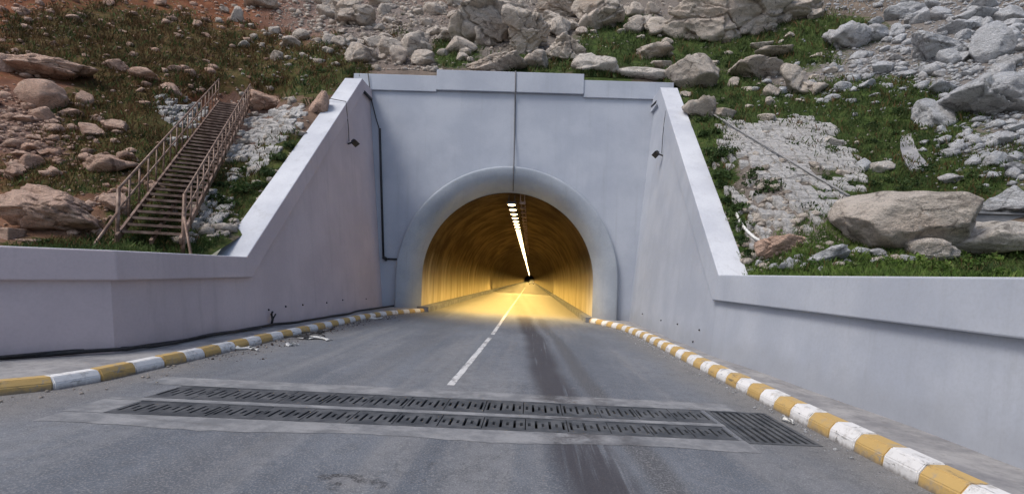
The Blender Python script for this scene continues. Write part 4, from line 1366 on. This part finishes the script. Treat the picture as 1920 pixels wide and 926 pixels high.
# rubble too small and too many to count
def rubble(zones, seed, mat, label, smin, smax):
    r = np.random.default_rng(seed)
    P = []
    for (cx, cy, rx, ry, n) in zones:
        a = r.normal(0, .55, (int(n * 1.35), 2))
        P.append(np.stack([cx + a[:, 0] * rx, cy + a[:, 1] * ry], -1))
    P = np.concatenate(P)
    P = P[(P[:, 0] > -120) & (P[:, 0] < 2040) & (P[:, 1] > -80) & (P[:, 1] < 515)]
    x, y, z = on_hill_np(P[:, 0], P[:, 1])
    ok = ~np.isnan(y) & (y > 8.6)
    x, y = x[ok], y[ok]
    z = hill(x, y)
    g = cover(x, y, z)[0]
    kp = r.random(len(x)) > np.clip(g * 1.3 - .25, 0, .88)
    x, y, z = x[kp], y[kp], z[kp]
    n = len(x)
    shapes = [rock_shape(1, seed * 31 + i, cuts=7, rough=.06)[0] for i in range(10)]
    f0 = ico(1)[1]
    s = np.minimum(smin * r.pareto(2.2, n) + smin, smax)
    an = r.uniform(0, 2 * math.pi, n)
    V, Fc = [], []
    nv = len(shapes[0])
    for i in range(n):
        b = shapes[i % 10] * np.array([1, r.uniform(.7, 1.1), r.uniform(.5, .85)]) * s[i]
        c, q = math.cos(an[i]), math.sin(an[i])
        b = np.stack([b[:, 0] * c - b[:, 1] * q, b[:, 0] * q + b[:, 1] * c, b[:, 2]], -1)
        V.append(b + np.array([x[i], y[i], z[i] + s[i] * .12]))
        Fc.append(f0 + i * nv)
    me = np_mesh('rubble', np.concatenate(V), np.concatenate(Fc), M[mat], False)
    o = bpy.data.objects.new('rubble', me); COL.objects.link(o)
    tag(o, label, 'rubble', None, 'stuff')
rubble([(100, 240, 160, 80, 700), (60, 60, 140, 80, 250), (250, 60, 220, 90, 420), (300, 180, 140, 60, 200), (420, 60, 120, 90, 350), (200, 350, 180, 80, 260), (200, 10, 260, 40, 300)], 3, 'rock_red', 'loose reddish rubble scattered over the left slope', .075, .45)
rubble([(640, 50, 170, 80, 900), (780, 60, 110, 80, 800), (560, 100, 150, 60, 350), (500, 200, 60, 60, 160), (470, 330, 70, 80, 220), (400, 425, 70, 30, 260), (950, 70, 120, 80, 300), (1080, 60, 160, 80, 420), (1000, 10, 400, 40, 700), (650, 5, 200, 30, 300)], 4, 'rock', 'loose pale rubble on the slope above the portal', .085, .50)
rubble([(1660, 140, 170, 70, 1300), (1800, 120, 160, 120, 1300), (1830, 280, 130, 60, 900), (1520, 190, 100, 40, 350), (1700, 4, 300, 26, 700), (1860, 40, 90, 60, 300)], 5, 'rock_grey', 'grey scree covering the upper right slope', .07, .50)
rubble([(1400, 480, 50, 30, 260), (1600, 480, 140, 26, 260), (1470, 420, 120, 60, 120), (1380, 130, 200, 80, 420), (1650, 260, 140, 60, 200), (1280, 60, 160, 60, 300), (1440, 350, 110, 110, 160)], 6, 'rock', 'small loose stones on the green right slope', .07, .34)

# stone pitching: rough stones laid in courses on the slope
def pitching(poly, seed, label, su=0.33, sv=0.22, gap=0.08):
    r = np.random.default_rng(seed)
    P = [on_hill(*q) for q in poly]
    x0, x1 = min(p.x for p in P), max(p.x for p in P)
    y0, y1 = min(p.y for p in P), max(p.y for p in P)
    pl = np.array(poly, float)
    def inside(px, py):
        c = False
        for i in range(len(pl)):
            a, b = pl[i], pl[i - 1]
            if (a[1] > py) != (b[1] > py) and px < (b[0] - a[0]) * (py - a[1]) / (b[1] - a[1]) + a[0]: c = not c
        return c
    V, Fc = [], []
    y = y0
    row = 0
    while y < y1:
        x = x0 - r.uniform(0, su)
        while x < x1:
            w = su * r.uniform(.55, 1.35)
            cx, cy = x + w / 2, y + sv / 2
            z = float(hill(cx, cy))
            px, py = project(cx, cy, z)
            bare = float(fbm2(np.array(cx / 1.3), np.array(cy / 1.3), 3, seed))
            if inside(px + r.normal(0, 7), py + r.normal(0, 5)) and bare < .21 and r.random() > gap:
                n = len(V)
                hgt = r.uniform(.085, .115)
                j = lambda: r.uniform(-.022, .022)
                cs = []
                for (a, b) in ((0, 0), (1, 0), (1, 1), (0, 1)):
                    cs.append((x + .02 + a * (w - .04) + j(), y + .015 + b * (sv - .03) + j()))
                mx, my = cx, cy
                for sc, dz in ((1.0, -.10), (1.0, hgt * .7), (.86, hgt)):
                    for (qx, qy) in cs:
                        q1, q2 = mx + (qx - mx) * sc, my + (qy - my) * sc
                        V.append((q1, q2, float(hill_base(q1, q2)) * 0 + z + (q2 - my) * .70 + dz + r.uniform(-.006, .006)))
                for L in (0, 4):
                    for k_ in range(4):
                        Fc.append((n + L + k_, n + L + (k_ + 1) % 4, n + L + 4 + (k_ + 1) % 4, n + L + 4 + k_))
                Fc.append((n + 8, n + 9, n + 10, n + 11))
            x += w
        y += sv * r.uniform(.85, 1.15)
        row += 1
    me = bpy.data.meshes.new('stone_pitching')
    me.from_pydata(V, [], Fc); me.update(); me.materials.append(M['pitching'])
    o = bpy.data.objects.new('stone_pitching', me); COL.objects.link(o)
    tag(o, label, 'stone paving')
pitching([(1345, 228), (1400, 236), (1470, 222), (1560, 226), (1600, 290), (1620, 330), (1600, 370), (1550, 400), (1560, 425), (1480, 455), (1400, 470), (1370, 380), (1350, 300)], 5, 'white stone pitching laid in courses on the slope right of the portal')
pitching([(290, 190), (345, 185), (385, 205), (350, 255), (310, 290), (300, 235)], 6, 'pale stone pitching left of the staircase top')
pitching([(470, 210), (570, 200), (560, 235), (520, 290), (470, 330), (420, 345), (430, 290), (450, 250)], 8, 'pale stone pitching between the staircase and the left wing wall')
pitching([(395, 360), (440, 350), (430, 400), (380, 430), (350, 430)], 9, 'small remnant of stone pitching right of the staircase foot')

# pipes and slabs on the right slope
def slope_tube(pts, r, name, mat, label, cat, dz=.12):
    L = [on_hill(*q) for q in pts]
    m = MB(); m.tube([p + Vector((0, 0, dz)) for p in L], r, 8)
    tag(m.build(name, mat, None, True), label, cat)
slope_tube([(1338, 225), (1370, 245), (1400, 264), (1440, 288), (1480, 313), (1520, 338), (1560, 362), (1592, 381)], .030, 'pipe', M['pipe'], 'long straight grey pipe lying diagonally across the stone pitching', 'pipe', .20)
slope_tube([(1380, 415), (1388, 432), (1398, 446), (1412, 460), (1432, 472)], .04, 'hose', M['litter'], 'curved pale hose lying beside the right coping', 'hose', .22)
slope_tube([(468, 165), (480, 180), (500, 204)], .035, 'pipe', M['tread'], 'short dark pipe lying by the top of the staircase', 'pipe', .1)
p = on_hill(1862, 420)
m = MB(); m.box(p.x - .75, p.x + .8, p.y - .1, p.y + .5, p.z - .3, p.z + .22); m.box(p.x - .8, p.x + .85, p.y - .15, p.y + .55, p.z + .222, p.z + .28)
tag(bevel_obj(m.build('concrete_slab', M['concrete']), .015), 'grey concrete slab wedged between the pale boulders at the right', 'slab')
def gutter():
    lft = [(1688, 262), (1688, 285), (1694, 305), (1703, 322), (1712, 327)]
    rgt = [(1708, 257), (1714, 276), (1722, 294), (1732, 306), (1742, 318)]
    v, f = [], []
    for a_, b_ in zip(lft, rgt):
        A, B_ = on_hill(*a_), on_hill(*b_)
        v += [tuple(A - Vector((0, 0, .1))), tuple(A + Vector((0, 0, .13))), tuple(B_ + Vector((0, 0, .13))), tuple(B_ - Vector((0, 0, .1)))]
    for i in range(4):
        for k_ in range(3):
            f.append((4 * i + k_, 4 * i + 4 + k_, 4 * i + 5 + k_, 4 * i + k_ + 1))
    f += [(0, 1, 2, 3), (16, 17, 18, 19)]
    tag(mesh_obj('concrete_gutter', v, f, M['paving']), 'short curved strip of grey concrete in the grass above the egg shaped boulder', 'gutter')
gutter()
p = on_hill(4, 452)
m = MB(); m.box(p.x - .5, p.x + .12, p.y, p.y + .4, p.z - .3, p.z + .28)
tag(bevel_obj(m.build('concrete_block', M['rock_red']), .02), 'reddish concrete block standing behind the left parapet', 'block')
p = on_hill(40, 456)
m = MB(); m.box(p.x - .32, p.x + .30, p.y, p.y + .5, p.z - .2, p.z + .04); m.box(p.x - .36, p.x + .34, p.y - .04, p.y + .54, p.z + .042, p.z + .09)
tag(bevel_obj(m.build('concrete_block', M['rock_red']), .012), 'low flat capped block behind the left parapet', 'block')

# ------------------------------------------------------------------ grass, weeds, creeper
def blades(name, x, y, z, hgt, wid, nb, seed, mat, label, spread=.10, droop=.5, kind='stuff', cat='grass'):
    r = np.random.default_rng(seed)
    n = len(x)
    N = n * nb
    bx = np.repeat(x, nb) + r.normal(0, spread, N)
    by = np.repeat(y, nb) + r.normal(0, spread, N)
    bz = np.repeat(z, nb) + (by - np.repeat(y, nb)) * .6 - .02
    h = np.repeat(hgt, nb) * r.uniform(.5, 1.15, N)
    a = r.uniform(0, 2 * math.pi, N)
    lean = r.uniform(.1, droop, N) * h
    la = r.uniform(0, 2 * math.pi, N)
    w = np.repeat(wid, nb) * r.uniform(.6, 1.2, N)
    cx, cy = np.cos(a) * w / 2, np.sin(a) * w / 2
    lx, ly = np.cos(la) * lean, np.sin(la) * lean
    v = np.stack([np.stack([bx - cx, by - cy, bz], -1), np.stack([bx + cx, by + cy, bz], -1),
                  np.stack([bx + cx * .7 + lx * .4, by + cy * .7 + ly * .4, bz + h * .65], -1), np.stack([bx + lx, by + ly, bz + h], -1)], 1).reshape(-1, 3)
    f = np.arange(N * 4).reshape(-1, 4)
    me = np_mesh(name, v, f, mat)
    o = bpy.data.objects.new(name, me); COL.objects.link(o)
    tag(o, label, cat, None, kind)
def scatter_px(n, seed, box, thr):
    r = np.random.default_rng(seed)
    px = r.uniform(box[0], box[2], n); py = r.uniform(box[1], box[3], n)
    x, y, z = on_hill_np(px, py)
    ok = ~np.isnan(y) & (y > 8.4)
    x, y = x[ok], y[ok]
    z = hill(x, y)
    g, red, gv = cover(x, y, z)
    dd = np.where(x > 0, x - w_outer(RW, y), w_outer(LW, y) - x)
    g = np.where((dd < .22) & (y < YP), 0, g)
    gm = g + .55 * fbm2(x / .8, y / .8, 4, 77)
    keep = (gm > thr) & ~((dd < .22) & (y < YP))
    ppx = VX + (x / y * F) * CR + (z / y * F) * SR
    ppy = VY - (-(x / y * F) * SR + (z / y * F) * CR)
    keep &= ~((blobs(ppx, ppy, [(1490, 330, 105, 105, 1), (480, 260, 60, 55, 1), (335, 225, 40, 35, 1)]) > .45) & (r.random(len(x)) < .55))
    return x[keep], y[keep], z[keep], red[keep]
x, y, z, red = scatter_px(26000, 1, (-60, -40, 1980, 515), .52)
rr = np.random.default_rng(5).random(len(x))
straw = (np.random.default_rng(6).random(len(x)) < .13)
hs = np.clip(.016 * y, .16, .42)
blades('dry_stems', x[straw], y[straw], z[straw], hs[straw], hs[straw] * .07, 7, 8, M['grass_dry'], 'straw coloured dry stems standing among the grass', .12, .5)
g = red * .75 < rr
hh = np.clip(.012 * y, .13, .34)
blades('grass', x[g], y[g], z[g], hh[g], hh[g] * .16, 6, 2, M['grass'], 'short green grass growing in patches over the hillside', .13, .8)
d = ~g
blades('grass', x[d], y[d], z[d], hh[d], hh[d] * .16, 6, 3, M['grass_dry'], 'rusty dry grass growing over the left slope', .13, .8)
# taller grass right behind the parapets
def verge(seed, n, W, ya, yb, mat, label, hmin, hmax, dmax):
    r = np.random.default_rng(seed)
    y = r.uniform(ya, yb, n)
    x = w_outer(W, y) + W['s'] * (.02 + r.random(n) ** 1.5 * dmax)
    z = hill(x, y)
    blades('grass', x, y, z, r.uniform(hmin, hmax, n) * (0.6 + .7 * np.abs(fbm2(x / .7, y / .7, 3, seed))), np.full(n, .018), 9, seed, mat, label, .08, .7)
verge(31, 3600, RW, 5.5, 13.2, M['leaf_light'], 'fresh tall grass growing behind the right parapet', .10, .26, 2.4)
verge(32, 2200, LW, 7.2, 12.6, M['grass'], 'dark grass growing behind the left parapet', .08, .20, 1.8)

def creeper(pxs, seed, n_each, label, name, mat, rad, leaf=.07, cat='creeper', kind='stuff'):
    r = np.random.default_rng(seed)
    C = []
    for (px, py, sc) in pxs:
        p = on_hill(px + 10 * (seed == 51) + r.uniform(-9, 9), py + r.uniform(-7, 7))
        if math.isnan(p.y): continue
        sc = sc * r.uniform(.55, 1.25)
        m_ = int(n_each * sc)
        q = r.normal(0, 1, (m_, 3)); q /= np.linalg.norm(q, axis=1, keepdims=True)
        q *= (r.random(m_) ** .4)[:, None] * np.array([rad, rad, rad * .75]) * sc
        lump = fbm(q * 3 + p.x, 2, seed)
        q *= (1 + .5 * lump)[:, None]
        q[:, 2] = np.abs(q[:, 2])
        C.append(q + np.array(p))
    C = np.concatenate(C)
    C = C[np.minimum((C[:, 0] - w_outer(RW, C[:, 1])), 99) * (C[:, 0] > 0) + (w_outer(LW, C[:, 1]) - C[:, 0]) * (C[:, 0] <= 0) > 0.03]
    N = len(C)
    u = r.normal(0, 1, (N, 3)); u /= np.linalg.norm(u, axis=1, keepdims=True)
    w = np.cross(u, r.normal(0, 1, (N, 3))); w /= np.linalg.norm(w, axis=1, keepdims=True)
    s = leaf * r.uniform(.6, 1.4, N)[:, None]
    v = np.stack([C - u * s, C + w * s * .5, C + u * s, C - w * s * .5], 1).reshape(-1, 3)
    me = np_mesh(name, v, np.arange(N * 4).reshape(-1, 4), mat)
    o = bpy.data.objects.new(name, me); COL.objects.link(o)
    tag(o, label, cat, None, kind)
creeper([(1300, 232, 1), (1310, 258, 1), (1318, 285, 1.1), (1328, 312, 1), (1336, 335, 1), (1345, 360, 1.1), (1352, 385, 1), (1362, 410, 1), (1372, 432, .9), (1380, 455, .9), (1392, 478, .7), (1340, 300, 1), (1350, 330, .8), (1375, 395, .7), (1325, 245, .8), (1390, 425, .7)], 51, 420, 'dark green undergrowth along the back of the right wing wall', 'undergrowth', M['leaf'], .40, .055)
BU = [(1530, 505, 1.0), (1600, 504, .9), (1660, 502, 1.0), (1725, 498, 1.1), (1790, 496, 1.1), (1850, 494, 1.2), (1905, 492, 1.1), (1500, 508, .7), (1760, 506, .9), (1820, 508, .9), (1880, 508, 1)]
creeper(BU, 52, 260, 'leafy green weeds growing along the back of the right parapet', 'weeds', M['leaf_light'], .30, .045, 'weeds')
creeper([(90, 455, 1), (130, 458, 1), (185, 458, 1), (260, 462, .9), (300, 464, 1), (345, 462, 1), (385, 466, .9), (395, 455, .8), (225, 462, .7)], 53, 200, 'dark leafy weeds growing along the back of the left parapet', 'weeds', M['leaf'], .22, .04, 'weeds')
creeper([(430, 350, 1), (455, 365, 1.1), (480, 345, 1), (500, 330, .9), (415, 385, 1), (440, 395, 1), (520, 300, .8), (540, 280, .9), (470, 330, .8), (400, 350, .6), (430, 430, .6)], 54, 260, 'low dark green scrub between the staircase and the left wing wall', 'undergrowth', M['leaf'], .40, .06)

rs = np.random.default_rng(90)
SP = []
for (cx, cy, rx, ry, n_) in ((1640, 240, 150, 70, 16), (1560, 400, 60, 40, 4), (1180, 80, 90, 50, 9), (1400, 110, 150, 60, 12), (1700, 345, 150, 40, 10), (1440, 330, 90, 90, 12), (1335, 185, 60, 40, 5), (560, 130, 130, 50, 8), (900, 105, 40, 30, 4)):
    for _ in range(n_):
        SP.append((cx + rs.normal(0, .5) * rx, cy + rs.normal(0, .5) * ry, rs.uniform(.5, 1.1)))
creeper(SP, 91, 150, 'dark low scrub scattered over the green right slope', 'scrub', M['leaf'], .36, .05, 'scrub')
def gutter_grit(seed, n, K, side, ya, yb, mat, label, width):
    r = np.random.default_rng(seed)
    y = r.uniform(ya, yb, n)
    kxx = np.interp(y, K['y'], K['x'])
    x = kxx - side * (.03 + np.abs(r.normal(0, width, n)) * (.5 + .8 * np.abs(np.sin(y * 1.3 + seed))))
    s_ = np.minimum(.009 * r.pareto(1.8, n) + .008, .05)
    shp = [rock_shape(1, 700 + seed + i, cuts=7, rough=.05)[0] for i in range(6)]
    V, Fc, f0 = [], [], ico(1)[1]
    for i in range(n):
        b = shp[i % 6] * s_[i]
        a = r.uniform(0, 6.28); c, q = math.cos(a), math.sin(a)
        b = np.stack([b[:, 0] * c - b[:, 1] * q, b[:, 0] * q + b[:, 1] * c, b[:, 2] * .7], -1)
        V.append(b + np.array([x[i], y[i], -CAM_H - FALL * x[i] + s_[i] * .2])); Fc.append(f0 + i * len(shp[0]))
    me = np_mesh('grit', np.concatenate(V), np.concatenate(Fc), M[mat])
    o = bpy.data.objects.new('grit', me); COL.objects.link(o)
    tag(o, label, 'grit', None, 'stuff')
gutter_grit(1, 420, KL, -1, 5, 22, 'rock', 'loose pale grit and crumbs in the left gutter', .28)
gutter_grit(2, 500, KL, -1, 9, 20, 'tread', 'dark dirt crumbs in the left gutter', .30)
gutter_grit(3, 500, KR, 1, 3, 22, 'rock_grey', 'loose grey grit along the right kerb', .16)
